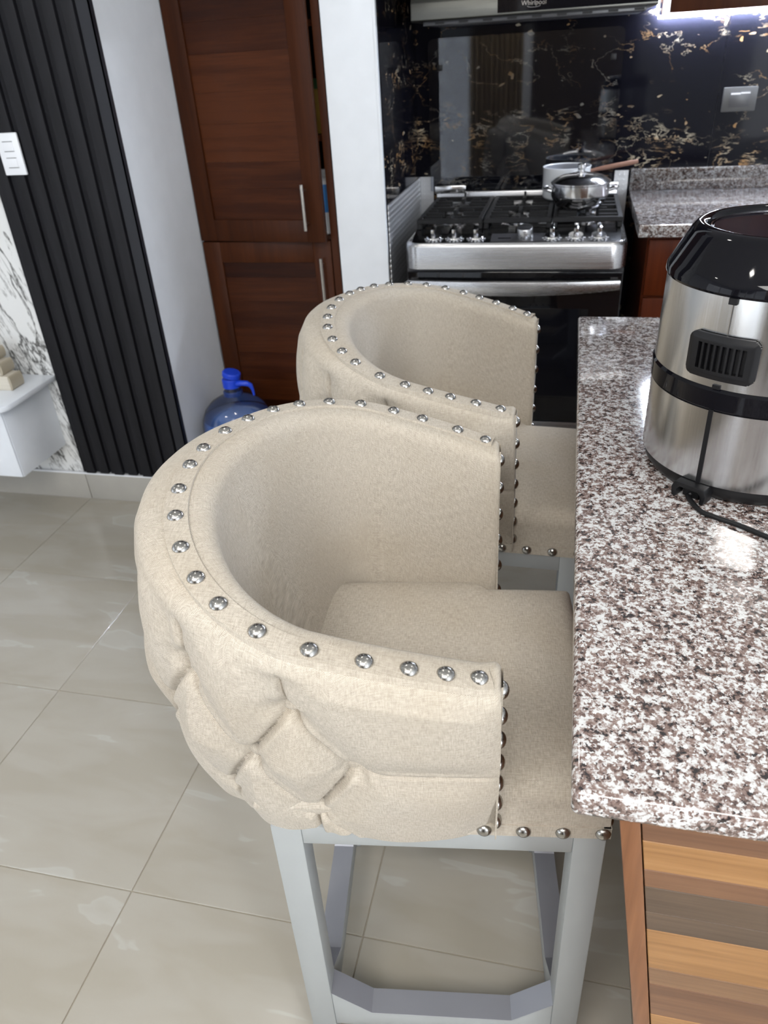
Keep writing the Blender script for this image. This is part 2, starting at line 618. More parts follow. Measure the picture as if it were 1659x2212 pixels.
# living-room wall (white veined stone) with the black fluted cladding at its right end
wall_left = struct(MB().box(XL, XR - 0.12, YS, YS + 0.12, 0, ZC).build('wall_left', WHITE_MARBLE))
struct(MB().box(XR - 0.1199, XR, YS, YB + 0.1, 0, ZC).build('wall_return', WALL))
SX0 = -1.805
clad = MB().box(SX0, XR + 0.001, YS - 0.006, YS - 0.0005, 0.125, ZC).build('trim_1', TRIMBLACK)
struct(clad)
npitch = 0.0612
for k in range(7):
    a = SX0 + 0.001 + k * npitch
    poly = [(a + .0015, YS - .0055), (a + .0015, YS - .0120), (a + .0185, YS - .0135), (a + .0205, YS - .0215), (a + .0560, YS - .0215), (a + .0572, YS - .0205), (a + .0572, YS - .0055)]
    MB().prism(poly, 2, 0.122 + .003 * (k % 2), ZC).build('slat', SLAT, clad, bevel=.0006, seg=1)
MB().box(XR - 0.032, XR + 0.004, YS - 0.016, YS - 0.006, 0.125, ZC).box(XR - 0.001, XR + 0.004, YS - 0.0158, YS + 0.012, 0.125, ZC).build('edge_strip', TRIMBLACK, clad)

# skirting of the living-room wall, with the joint seen below the cladding
bb = struct(MB().box(XL, XR + 0.0005, YS - 0.010, YS - 0.0005, 0, 0.105).build('baseboard_left', GROUT))
MB().box(XL, -1.80, YS - 0.0155, YS - 0.010, 0.0, 0.112).build('skirting_tile', BASEB, bb, bevel=0.0015)
MB().box(-1.797, XR, YS - 0.0155, YS - 0.010, 0.0, 0.112).build('skirting_tile', BASEB, bb, bevel=0.0015)
MB().box(XL, XR, YS - 0.0145, YS - 0.006, 0.112, 0.118).build('caulk_line', WHITEPL, bb)

# partition between pantry and kitchen: white end face, cladding on the kitchen side
XP0, XP1, YP = -0.80, -0.62, 2.69
struct(MB().box(XP0, XP1 - 0.012, YP, YB, 0, ZC).box(XP1 - 0.0125, XP1 - 0.004, YP, YP + 0.018, 0, ZC).build('wall_partition', WALL))
wall_back = struct(MB().box(XR, XE, YB, YB + 0.12, 0, ZC).build('wall_back', WALL))
SEAM = 0.505
MB().box(XP1 - 0.001, SEAM - 0.0008, YB - 0.012, YB - 0.0003, 0, ZC).build('marble_slab', BLACK_MARBLE, wall_back)
MB().box(SEAM + 0.0008, 1.35, YB - 0.012, YB - 0.0003, 0, ZC).build('marble_slab', BLACK_MARBLE, wall_back)
MB().box(1.3516, XE, YB - 0.012, YB - 0.0003, 0, ZC).build('marble_slab', BLACK_MARBLE, wall_back)
side_slab = struct(MB().box(XP1 - 0.0115, XP1, YP + 0.018, YB - 0.0125, 0.0, ZC).build('wall_kitchen_side', BLACK_MARBLE))
struct(MB().box(XE, XE + 0.1, YR, YB + 0.1, 0, ZC).build('wall_right', WALL))

# wall behind the camera with its tall glazing, and the left wall with a window
RW0, RW1, RZ0, RZ1 = -2.95, -0.95, 0.25, 2.5
QW0, QW1, QZ0, QZ1 = 1.42, 2.15, 0.55, 2.38
struct(MB().box(XL, RW0, YR - 0.1, YR, 0, ZC).box(RW1, QW0, YR - 0.1, YR, 0, ZC).box(QW1, XE, YR - 0.1, YR, 0, ZC)
       .box(RW0, RW1, YR - 0.1, YR, RZ1, ZC).box(RW0, RW1, YR - 0.1, YR, 0, RZ0).box(QW0, QW1, YR - 0.1, YR, QZ1, ZC).box(QW0, QW1, YR - 0.1, YR, 0, QZ0).build('wall_rear', WALL))


def rear_window(name, a, b, z0, z1, n):
    w = struct(MB().box(a + 0.05, b - 0.05, YR - 0.06, YR - 0.055, z0 + 0.05, z1 - 0.05).build(name, PANE))
    for k in range(n + 1):
        xx = a + (b - a - 0.06) * k / n
        MB().box(xx, xx + 0.06, YR - 0.05, YR - 0.01, z0 + .0605, z1 - .0605).build('window_mullion', WHITEPL, w)
    MB().box(a, b, YR - 0.05, YR - 0.01, z0, z0 + 0.06).build('window_rail', WHITEPL, w)
    MB().box(a, b, YR - 0.05, YR - 0.01, z1 - 0.06, z1).build('window_rail', WHITEPL, w)


rear_window('window_1', RW0, RW1, RZ0, RZ1, 3)
rear_window('added_fill_window', QW0, QW1, QZ0, QZ1, 1)  # invented unseen window right of the door, opening for the fill light
dr = struct(MB().box(-.42, .48, YR + .001, YR + .035, 0, 2.1).build('door_1', DOORDARK))
MB().tube([(.40, YR + .075, 1.0), (.30, YR + .075, 1.0)], .009, 10).tube([(.40, YR + .035, 1.0), (.40, YR + .075, 1.0)], .008, 10).build('door_handle', HANDLE, dr)
struct(MB().box(XL - 0.1, XL, YR, -1.35, 0, ZC).box(XL - 0.1, XL, 0.75, YS, 0, ZC).box(XL - 0.1, XL, -1.35, 0.75, 0, 0.45).box(XL - 0.1, XL, -1.35, 0.75, 2.25, ZC).build('wall_side', WALL))
w2 = struct(MB().box(XL - 0.05, XL - 0.045, -1.30, 0.70, 0.5, 2.2).build('window_2', PANE))
MB().box(XL - 0.04, XL - 0.005, -1.35, -1.29, 0.45, 2.25).box(XL - 0.04, XL - 0.005, 0.69, 0.75, 0.45, 2.25).box(XL - 0.04, XL - 0.005, -0.33, -0.27, 0.45, 2.25).box(XL - 0.04, XL - 0.005, -1.35, 0.75, 0.45, 0.51).box(XL - 0.04, XL - 0.005, -1.35, 0.75, 2.19, 2.25).build('window_frame', WHITEPL, w2)


def curtain(x0, x1, label):
    n = 60
    pts = []
    for i in range(n + 1):
        x = x0 + (x1 - x0) * i / n
        pts.append((x, YR + 0.09 + 0.03 * math.sin(i * 1.1)))
    mb = MB()
    mb.grid([[(p[0], p[1], 0.03), (p[0], p[1], 2.42)] for p in pts])
    mb.grid([[(p[0], p[1] + 0.004, 0.03), (p[0], p[1] + 0.004, 2.42)] for p in pts])
    tag(mb.build('curtain', CURTAIN, smooth=80), label, 'curtain', 'curtains beside the tall glazing')


curtain(-3.3, -2.85, 'gold curtain at the left end of the tall glazing')
curtain(-0.98, -0.5, 'gold curtain between the tall glazing and the brown door')

for (x, y, lb) in ((-0.9, 0.1, 'round ceiling downlight nearest the tall glazing, left of the island'), (-0.9, 1.5, 'round ceiling downlight above the farther bar stool'),
                   (0.7, 0.1, 'round ceiling downlight in front of the island, right side'), (0.7, 1.5, 'round ceiling downlight above the island worktop'), (-2.2, 0.8, 'round ceiling downlight in front of the marble wall')):
    t = thing('ceiling_light', lb, 'ceiling light', (x, y, ZC), 0, 'round ceiling downlights')
    MB().lathe([(.080, -.001), (.105, -.001), (.108, -.006), (.104, -.012), (.080, -.012)], n=40, closed=True).build('rim', WHITEPL, t)
    MB().lathe([(0, -.006), (.0795, -.006), (.0795, -.003), (0, -.003)], n=40).build('diffuser', PANELLIGHT, t)

t = thing('ceiling_panel', 'wide rectangular ceiling light panel behind the camera', 'ceiling light', (-.25, -.95, ZC))
for a_ in ((-.80, .80, -.45, -.41), (-.80, .80, .41, .45), (-.80, -.76, -.41, .41), (.76, .80, -.41, .41)):
    MB().box(*a_, -.034, 0).build('frame_side', WHITEPL, t)
MB().box(-.76, .76, -.41, .41, -.012, -.004).build('diffuser', PANELLIGHT, t)

# ================================================================== BAR STOOLS
SL = 0.172           # rim line reaches this far forward
LF = SL + 0.016      # front face of the arms


def plan(w, wf, b, ex, T, Lx=LF):
    T = np.asarray(T, float)
    x = np.empty_like(T)
    y = np.empty_like(T)
    m = T < 1
    s = Lx * (1 - T[m])
    x[m] = s
    y[m] = w + (wf - w) * (s / Lx) ** 2
    m = (T >= 1) & (T <= 2)
    t = -np.pi / 2 + (T[m] - 1) * np.pi
    ca, sa = np.abs(np.cos(t)), np.sin(t)
    x[m] = -b * ca ** (2 / ex)
    y[m] = -w * np.sign(sa) * np.abs(sa) ** (2 / ex)
    m = T > 2
    s = Lx * (T[m] - 2)
    x[m] = s
    y[m] = -(w + (wf - w) * (s / Lx) ** 2)
    return np.c_[x, y]


def ztop(x):
    u = np.clip((SL - x) / (SL + .205), 0, 1)
    return .929 + .1 * u ** .939


ZB = 0.587
C_PLAN = (.287, .267, .205, 1.925)
O_PLAN = (.307, .285, .263, 1.925)
I_PLAN = (.243, .224, .158, 1.95)
OB_PLAN = (.2204, .190, .244, 2.3)
IB_PLAN = (.213, .210, .070, 8.0)


def seg_dist(px, py, a, b):
    ax, ay = a
    bx, by = b
    dx, dy = bx - ax, by - ay
    t = np.clip(((px - ax) * dx + (py - ay) * dy) / (dx * dx + dy * dy), 0, 1)
    return np.hypot(px - ax - t * dx, py - ay - t * dy), t


def side_dist(px, py, a, b):
    dx, dy = b[0] - a[0], b[1] - a[1]
    L_ = math.hypot(dx, dy)
    return ((px - a[0]) * -dy + (py - a[1]) * dx) / L_


def barrel_mesh():
    # stations spaced evenly along the outer surface
    Tf = np.linspace(0, 3, 3001)
    mid = 0.5 * (plan(*O_PLAN, Tf) + plan(*OB_PLAN, Tf))
    S = np.r_[0, np.cumsum(np.linalg.norm(np.diff(mid, axis=0), axis=1))]
    NS = 420
    Ss = np.linspace(0, S[-1], NS)
    T = np.interp(Ss, S, Tf)
    po, pob, pc, pi, pib = (plan(*p, T) for p in (O_PLAN, OB_PLAN, C_PLAN, I_PLAN, IB_PLAN))
    zt = ztop(pc[:, 0])
    tg = np.gradient(po, axis=0)
    tg /= np.linalg.norm(tg, axis=1)[:, None]
    nr = np.c_[tg[:, 1], -tg[:, 0]]
    if nr[NS // 2, 0] > 0:
        nr = -nr
    wB = np.clip(-po[:, 0] / .263, 0, 1) ** .7
    wF = np.clip(po[:, 0] / LF, 0, 1) ** 1.5
    bg = .004 + .034 * wB + .006 * wF
    NV = 90
    v = np.linspace(0, 1, NV)
    zo = zt - .02
    P = pob[:, None] * (1 - v)[None, :, None] + po[:, None] * v[None, :, None] + nr[:, None] * bg[:, None, None] * np.sin(np.pi * v)[None, :, None]
    Z = ZB + (zo - ZB)[:, None] * v[None]
    # tufting in (arc length, height) space
    A = Ss[:, None] * np.ones(NV)[None]
    H = 0.36 * v[None] * np.ones(NS)[:, None]
    c = S[-1] / 2
    pit = (np.interp(1.963, Tf, S) - c) / 3
    r1 = [(c + k * pit, .288) for k in range(-3, 4)]
    r2 = [(c + (k + .5) * pit, .180) for k in range(-4, 4)]
    r3 = [(c + k * pit, .065) for k in range(-3, 4)]
    segs = []
    for row, nxt in ((r1, r2), (r2, r3)):
        for a in row:
            for b in nxt:
                if abs(a[0] - b[0]) < pit * .6:
                    segs.append((a, b, 1.0))
    segs += [(a, (a[0], .40), .8) for a in r1] + [(a, (a[0], -.02), .9) for a in r3]
    segs += [(r2[0], (0.0, .195), .8), (r2[-1], (S[-1], .195), .8)]
    segs += [(r3[0], (.17, -.02), .6), (r3[-1], (S[-1] - .17, -.02), .6)]
    puff = np.ones_like(A)
    crease = np.zeros_like(A)
    fold = np.zeros_like(A)
    for a, b, wgt in segs:
        d, t = seg_dist(A, H, a, b)
        puff = np.minimum(puff, 1 - wgt * np.exp(-(d / .036) ** 2))
        crease = np.maximum(crease, wgt * np.exp(-(d / .0038) ** 2))
        fold = np.maximum(fold, wgt * np.exp(-((side_dist(A, H, a, b) - .0075) / .005) ** 2) * (d < .03))
    dimple = np.zeros_like(A)
    for row, wgt in ((r1, 1.0), (r2, 1.0), (r3, .8)):
        for a in row:
            d = np.hypot(A - a[0], H - a[1])
            dimple = np.maximum(dimple, wgt * np.exp(-(d / .019) ** 2))
    fade = np.clip(np.minimum(Ss, S[-1] - Ss) / .05, 0, 1)[:, None] ** .7
    topf = np.clip((1 - v) / .05, 0, 1)[None]
    amp = np.clip(fade * .85 + .15, 0, 1) * topf
    disp = amp * (.015 * (puff - .55) - .010 * crease + .0030 * fold * (1 - dimple) - .018 * dimple)
    P = P + nr[:, None] * disp[..., None]
    outer = np.dstack([P, Z])
    # rolled rim
    rim = []
    for fo, dz in ((.93, -.0125), (.80, -.0065), (.6, -.0022), (.35, -.0004), (0, 0)):
        rim.append(np.c_[pc + (po - pc) * fo, zt + dz])
    for fi, dz in ((.25, .0008), (.5, .0005), (.72, -.0022), (.88, -.0075), (.97, -.016), (1.0, -.027)):
        rim.append(np.c_[pc + (pi - pc) * fi, zt + dz])
    rim = np.stack(rim, 1)
    NI = 26
    w = np.linspace(0, 1, NI)[1:]
    zi0 = zt - .027
    f = w ** 1.05
    I = pi[:, None] * (1 - f)[None, :, None] + pib[:, None] * f[None, :, None]
    Zi = zi0[:, None] + (.655 - zi0)[:, None] * w[None]
    inner = np.dstack([I, Zi])
    loop = np.concatenate([outer, rim, inner], 1)
    # soft front ends
    def endring(L, sgn, k, dx):
        cen = L.mean(0)
        q = cen + (L - cen) * np.array([1, k, k])
        q[:, 0] = L[:, 0] + dx
        return q
    first = [endring(loop[0], 1, .955, .006), endring(loop[0], 1, .985, .003)]
    last = [endring(loop[-1], 1, .985, .003), endring(loop[-1], 1, .955, .006)]
    G = np.concatenate([np.stack(first), loop, np.stack(last)])
    na, nb = G.shape[:2]
    mb = MB()
    mb.grid(G.tolist())
    mb.f.append(tuple(range(nb)))
    mb.f.append(tuple((na - 1) * nb + k for k in range(nb))[::-1])
    # bottom closing strip
    for i in range(na - 1):
        mb.f.append((i * nb, i * nb + nb - 1, (i + 1) * nb + nb - 1, (i + 1) * nb))
    me = mb.mesh('backrest')
    # UV in metres: arc length x section length
    sec = np.concatenate([np.zeros((na, 1)), np.cumsum(np.linalg.norm(np.diff(G, axis=1), axis=2), axis=1)], 1)
    arc = np.concatenate([[Ss[0] - .01, Ss[0] - .005], Ss, [Ss[-1] + .005, Ss[-1] + .01]])
    U = np.stack([np.repeat(arc[:, None], nb, 1), sec], -1).reshape(-1, 2)
    li = np.empty(len(me.loops), dtype=np.int32)
    me.loops.foreach_get('vertex_index', li)
    me.uv_layers.new(name='UVMap').data.foreach_set('uv', U[li].ravel())
    me.materials.append(FABRIC)
    # button poses
    btn = []
    for row in (r1, r2):
        for a in row:
            i = int(np.argmin(np.abs(Ss - a[0])))
            j = int(np.argmin(np.abs(v * .36 - a[1])))
            p = outer[i, j]
            vv = outer[i, min(j + 3, NV - 1)] - outer[i, max(j - 3, 0)]
            tt = np.array([tg[i, 0], tg[i, 1], 0])
            n = np.cross(tt, vv)
            n /= np.linalg.norm(n)
            if n[:2] @ nr[i] < 0:
                n = -n
            btn.append((p + n * .0085, n))
    return me, btn


def frame_from(p, n, up=(0, 0, 1)):
    n = Vector(n).normalized()
    a = Vector(up).cross(n)
    if a.length < 1e-3:
        a = Vector((1, 0, 0))
    a.normalize()
    b = n.cross(a)
    return Matrix(((a.x, b.x, n.x, p[0]), (a.y, b.y, n.y, p[1]), (a.z, b.z, n.z, p[2]), (0, 0, 0, 1)))


def box_uv(me):
    uvl = me.uv_layers.new(name='UVMap')
    for p in me.polygons:
        n = p.normal
        k = max(range(3), key=lambda i: abs(n[i]))
        o = [i for i in range(3) if i != k]
        for li in p.loop_indices:
            c = me.vertices[me.loops[li].vertex_index].co
            uvl.data[li].uv = (c[o[0]], c[o[1]])


def cushion_mesh(x0, x1, hw_front, hw_back, xs_, z0, z1, r, crown, n=54):
    # seat cushion, wider where it is gripped between the arms
    t = np.linspace(0, 1, n)
    t = .5 - .5 * np.cos(t * np.pi)
    xs = x0 + (x1 - x0) * t
    ws = 2 * t - 1
    G = []
    for x in xs:
        k = min(1, max(0, (xs_ - x) / .012))
        hw = hw_front + (hw_back - hw_front) * k
        row = []
        for w in ws:
            y = w * hw
            d = min(x - x0, x1 - x, hw - abs(y))
            e = max(0, r - d) / r
            drop = r * (1 - math.sqrt(max(0, 1 - e * e)))
            u = (2 * (x - x0) / (x1 - x0) - 1)
            row.append((x, y, z1 - drop + crown * (1 - u ** 4) * (1 - w ** 4)))
        G.append(row)
    mb = MB()
    mb.grid(G)
    idx = [i * n for i in range(n)] + [(n - 1) * n + j for j in range(1, n)] + [i * n + n - 1 for i in range(n - 2, -1, -1)] + [j for j in range(n - 2, 0, -1)]
    base = len(mb.v)
    for i in idx:
        x, y, z = mb.v[i]
        yb = max(-.196, min(.196, y)) if x < xs_ - .006 else y
        mb.v.append((x, yb, z0))
    m = len(idx)
    for k in range(m):
        mb.f.append((idx[k], idx[(k + 1) % m], base + (k + 1) % m, base + k))
    mb.f.append(tuple(base + k for k in range(m)))
    return mb.mesh('seat_cushion')


BARREL, BUTTONS = barrel_mesh()
NAIL_ME = MB().lathe([(0.0001, .0068), (.0035, .0064), (.0066, .0050), (.0088, .0030), (.0100, .0006), (.0102, -.001)], n=18).mesh('nail')
NAIL_ME.materials.append(NAIL)
NAIL_ME.polygons.foreach_set('use_smooth', [True] * len(NAIL_ME.polygons))
BTN_ME = MB().lathe([(0.0001, .0050), (.006, .0045), (.0112, .0026), (.0138, -.0015), (.0128, -.008)], n=22).mesh('button')
box_uv(BTN_ME)
BTN_ME.materials.append(FABRIC)
BTN_ME.polygons.foreach_set('use_smooth', [True] * len(BTN_ME.polygons))
SEAT_ME = cushion_mesh(-.125, .330, .207, .227, LF - .004, .600, .686, .028, .016)
box_uv(SEAT_ME)
SEAT_ME.materials.append(FABRIC)
BX0, BX1, BH = -.117, .328, .207


def base_rot(br):
    c = Vector((.1, 0, 0))
    return Matrix.Translation(c) @ Matrix.Rotation(br, 4, 'Z') @ Matrix.Translation(-c)


def ribbon_uv(me):
    box_uv(me)


def bar_stool(pose, nailT, br, label):
    x0, y0, r = pose
    st = thing('bar_stool', label, 'bar stool', (x0, y0, 0), r, 'tufted beige bar stools at the island')
    B = base_rot(br)
    # base frame
    lw = .042
    for sx in (0, 1):
        for sy in (-1, 1):
            xa = BX0 if sx == 0 else BX1 - lw
            ya = -BH if sy < 0 else BH - lw
            MB().box(xa, xa + lw, ya, ya + lw, 0, .592).build('leg', FRAME, st, bevel=.0022, M=B)
    zl, zh = .556, .592
    MB().box(BX0 + lw, BX1 - lw, -BH + .001, -BH + .03, zl, zh).build('apron', FRAME, st, bevel=.0015, M=B)
    MB().box(BX0 + lw, BX1 - lw, BH - .03, BH - .001, zl, zh).build('apron', FRAME, st, bevel=.0015, M=B)
    MB().box(BX0 + .001, BX0 + .03, -BH + lw, BH - lw, zl, zh).build('apron', FRAME, st, bevel=.0015, M=B)
    MB().box(BX1 - .03, BX1 - .001, -BH + lw, BH - lw, zl, zh).build('apron', FRAME, st, bevel=.0015, M=B)

    def rail(a, b, c0, c1, axis):
        # arched foot rail: high at both ends, low in the middle
        e, hi, lo, zb = .064, .150, .093, .050
        prof = [(a, zb), (b, zb), (b, hi), (b - e, lo), (a + e, lo), (a, hi)]
        # prism along the other horizontal axis
        o = MB().prism(prof, axis, c0, c1).build('foot_rail', FRAME, st, bevel=.0012, M=B)
        tp = [(a, hi), (a + e, lo), (b - e, lo), (b, hi)]
        th = .002
        pm = MB()
        for (p, q) in zip(tp[:-1], tp[1:]):
            pm.prism([p, q, (q[0], q[1] + th), (p[0], p[1] + th)], axis, c0 - .0004, c1 + .0004)
        pm.build('foot_plate', PLATE, o)
        return o
    rail(BX0 + lw, BX1 - lw, -BH + .002, -BH + .040, 1)
    rail(BX0 + lw, BX1 - lw, BH - .040, BH - .002, 1)
    rail(-BH + lw, BH - lw, BX0 + .002, BX0 + .040, 0)
    rail(-BH + lw, BH - lw, BX1 - .040, BX1 - .002, 0)
    # seat with its nailed lower band
    seat = link('seat', SEAT_ME, FABRIC, st, smooth=60, M=B)
    e = .0022
    bm_ = MB()
    zb0, zb1 = .5925, .614
    bm_.box(BX0 + .25, BX1 + .003, -BH - e, -BH + .006, zb0, zb1)
    bm_.box(BX1 - .006, BX1 + .004, -BH - e, BH + e, zb0, zb1)
    bm_.box(BX0 + .25, BX1 + .003, BH - .006, BH + e, zb0, zb1)
    me = bm_.mesh('seat_band')
    box_uv(me)
    band = link('seat_band', me, FABRIC, seat, bevel=0)
    for k in range(4):
        xx = .170 + k * .0505
        inst('nail', NAIL_ME, band, M=frame_from((xx, -BH - e, .603), (0, -1, 0)))
        inst('nail', NAIL_ME, band, M=frame_from((xx, BH + e, .603), (0, 1, 0)))
    for k in range(9):
        yy = -BH + .02 + k * (2 * BH - .04) / 8
        inst('nail', NAIL_ME, band, M=frame_from((BX1 + .004, yy, .603), (1, 0, 0)))
    # barrel back
    back = link('backrest', BARREL, FABRIC, st, smooth=50)
    for p, n in BUTTONS:
        inst('button', BTN_ME, back, M=frame_from(p, n))
    # nail strip on the rim and down the arm fronts
    T = np.linspace(0.0, 3.0, 161)
    pc = plan(*C_PLAN, T, Lx=SL + .012)
    tg = np.gradient(pc, axis=0)
    tg /= np.linalg.norm(tg, axis=1)[:, None]
    nr = np.c_[tg[:, 1], -tg[:, 0]]
    z = ztop(pc[:, 0])
    hw = .0145
    rows = []
    for off, dz in ((-hw, -.003), (-hw + .0006, .0040), (0, .0046), (hw - .0006, .0038), (hw, -.005)):
        rows.append(np.c_[pc + nr * off, z + dz])
    me = MB().grid(np.stack(rows, 1).tolist()).mesh('nail_strip')
    box_uv(me)
    strip = link('nail_strip', me, FABRIC, back, smooth=60)
    tt = np.asarray(nailT)
    pn = plan(*C_PLAN, tt, Lx=SL)
    zn = ztop(pn[:, 0])
    for (px, py), pz in zip(pn, zn):
        inst('nail', NAIL_ME, strip, M=frame_from((px, py, pz + .0040), (0, 0, 1), up=(0, 1, 0)))
    for s in (-1, 1):
        rb = MB()
        q = []
        for k in range(12):
            f = k / 11
            zz = .925 + (.602 - .925) * f
            yy = s * (.256 + (.203 - .256) * f)
            q.append((yy, zz))
        rb.grid([[(LF + .0058, yy - hw, zz), (LF + .0080, yy - hw + .001, zz), (LF + .0080, yy + hw - .001, zz), (LF + .0058, yy + hw, zz)] for yy, zz in q])
        me = rb.mesh('arm_front_strip')
        box_uv(me)
        fs = link('arm_front_strip', me, FABRIC, back, smooth=60)
        for k in range(7):
            f = (k + .45) / 7
            zz = .925 + (.602 - .925) * f
            yy = s * (.256 + (.203 - .256) * f)
            inst('nail', NAIL_ME, fs, M=frame_from((LF + .008, yy, zz), (1, 0, 0)))
    return st


N1 = [0.006, 0.267, 0.6, 0.871, 1.051, 1.128, 1.199, 1.262, 1.325, 1.387, 1.455, 1.513, 1.582, 1.647, 1.717, 1.784, 1.845, 1.922, 2.034, 2.342, 2.595, 2.804, 2.996]
N2 = [0.02, 0.22, 0.45, 0.68, 0.9, 1.043, 1.111, 1.177, 1.244, 1.302, 1.357, 1.408, 1.468, 1.535, 1.598, 1.658, 1.724, 1.787, 1.848, 1.932, 2.03, 2.262, 2.484, 2.735, 2.98]
bar_stool((-.252, .801, .093), N1, .05, 'beige tufted bar stool in front, nearest to the camera, its whole back and legs showing')
bar_stool((-.255, 1.474, -.025), N2, .012, 'beige tufted bar stool farther back, standing between the front stool and the range')

# ================================================================== ISLAND
GX0, GX1, GY0, GY1, GZ0, GZ1 = .038, .80, .455, 1.842, .868, .900
slab = MB().box(GX0, GX1, GY0, GY1, GZ0, GZ1).build('island_worktop', GRANITE, bevel=.0075, seg=3)
tag(slab, 'brown and white speckled granite slab on the wooden island, carrying the steel fryer', 'worktop')

isl = thing('kitchen_island', 'wooden island base of mixed brown planks under the near granite slab', 'island', (.45, 1.15, 0))
IX, IY = .45, 1.15
lean = .147
XT = .082   # left edge at the top


def xl(z):
    return XT + (GZ0 - z) * lean


EY = .466
# stool-side panel, leaning inwards towards the floor; its end shows as a narrow board
MB().prism([(xl(GZ0) - IX, GZ0 - .0005), (xl(GZ0) + .0185 - IX, GZ0 - .0005), (xl(0) + .0185 - IX, 0), (xl(0) - IX, 0)], 1, EY - .002 - IY, 1.80 - IY).build('side_panel', ISL_POST, isl, bevel=.0012)
zs = [.8675, .834, .791, .764, .723, .692, .622, .590, .527, .480, .43, .36, .31, .25, .19, .15, .08, .03, 0.0]
mats = [P_BROWN, P_ORANGE, P_BROWN, P_DARK, P_DARK, P_ORANGE, P_MID, P_BROWN, P_ORANGE, P_DARK, P_MID, P_BROWN, P_ORANGE, P_DARK, P_MID, P_ORANGE, P_BROWN, P_DARK]
for k in range(len(zs) - 1):
    za, zb = zs[k], zs[k + 1]
    gap = .0003
    poly = [(xl(za) + .0195 - IX, za - gap), (.74 - IX, za - gap), (.74 - IX, zb + gap), (xl(zb) + .0195 - IX, zb + gap)]
    MB().prism(poly, 1, EY - IY, EY + .018 - IY).build('plank', mats[k], isl, bevel=.0006, seg=1)
MB().box(.60 - IX, .74 - IX, EY + .019 - IY, 1.80 - IY, 0.0, GZ0 - .0005).build('carcass', P_BROWN, isl)
MB().prism([(xl(GZ0) + .02 - IX, GZ0 - .0005), (.599 - IX, GZ0 - .0005), (.599 - IX, 0), (xl(0) + .02 - IX, 0)], 1, 1.782 - IY, 1.80 - IY).build('end_panel', P_BROWN, isl)

# ------------------------------------------------------------------ air fryer
FX, FY, FZ = .29, 1.12, GZ1
af = thing('air_fryer', 'round brushed steel fryer with glossy black top on the island worktop', 'air fryer', (FX, FY, FZ))
R0 = .152
foot = MB().lathe([(.0, .0), (.134, .0), (.141, .004), (.147, .012), (.150, .022), (.150, .028), (.0, .028)], n=96)
foot.build('base', BLACKMATT, af, smooth=40)
lower = MB().lathe([(.144, .026), (R0, .027), (R0 + .0005, .137), (.146, .138)], n=128).build('lower_shell', STEEL_FRY, af)
MB().lathe([(.146, .136), (R0 - .001, .137), (R0 + .0025, .141), (R0 + .0025, .165), (R0 - .001, .169), (.146, .170)], n=128).build('middle_band', BLACKGLOSS, af)
upper = MB().lathe([(.146, .169), (R0, .1695), (R0 - .002, .289), (.144, .290)], n=128).build('upper_shell', STEEL_FRY, af)
MB().lathe([(.146, .288), (R0 - .001, .2885), (R0 + .001, .292), (R0, .300), (.147, .309), (.127, .346), (.121, .353), (.1145, .3555), (.110, .3545), (.107, .3515), (.1055, .344), (.0, .343)], n=128).build('top_shell', BLACKGLOSS, af)
MB().lathe([(.0, .3435), (.1005, .3435), (.1005, .3465), (.0985, .348), (.0, .348)], n=96).build('viewing_window', PURPLE, af, smooth=30)
MB().lathe([(.1010, .3440), (.1030, .3440), (.1030, .3488), (.1010, .3488)], n=128, closed=True).build('window_ring', STEEL_POL, af)


def on_cyl(ang, z, r=R0):
    a = math.radians(ang)
    return Vector((r * math.cos(a), r * math.sin(a), z))


def cyl_patch(a0, a1, z0, z1, r0, r1, n=10, rc=0):
    mb = MB()
    rows = []
    for i in range(n + 1):
        a = a0 + (a1 - a0) * i / n
        rows.append([on_cyl(a, z0, r0), on_cyl(a, z0, r1), on_cyl(a, z1, r1), on_cyl(a, z1, r0)])
    mb.grid(rows)
    m = len(rows)
    for i in range(m - 1):
        b = i * 4
        mb.f.append((b, b + 4, b + 7, b + 3))
    mb.f.append((0, 1, 2, 3))
    mb.f.append(((m - 1) * 4, (m - 1) * 4 + 1, (m - 1) * 4 + 2, (m - 1) * 4 + 3))
    return mb


# seam of the wrapped sheet, clips and the dark gap beside the drawer
cyl_patch(-123.8, -123.35, .195, .288, R0 - .003, R0 + .0003, 2).build('seam', STEEL_POL, upper)
for a, z0, z1 in ((-123.6, .281, .289), (-124.0, .169, .1745)):
    cyl_patch(a - 1.9, a + 1.9, z0, z1, R0 - .004, R0 + .0022, 4).build('clip', BLACKMATT, upper)
cyl_patch(-125.6, -123.2, .026, .139, R0 - .004, R0 + .0012, 3).build('drawer_gap', BLACKMATT, lower)
# exhaust grille: rounded black plate with eight upright slots
VA0, VA1, VZ0, VZ1 = -141.5, -107.0, .182, .241


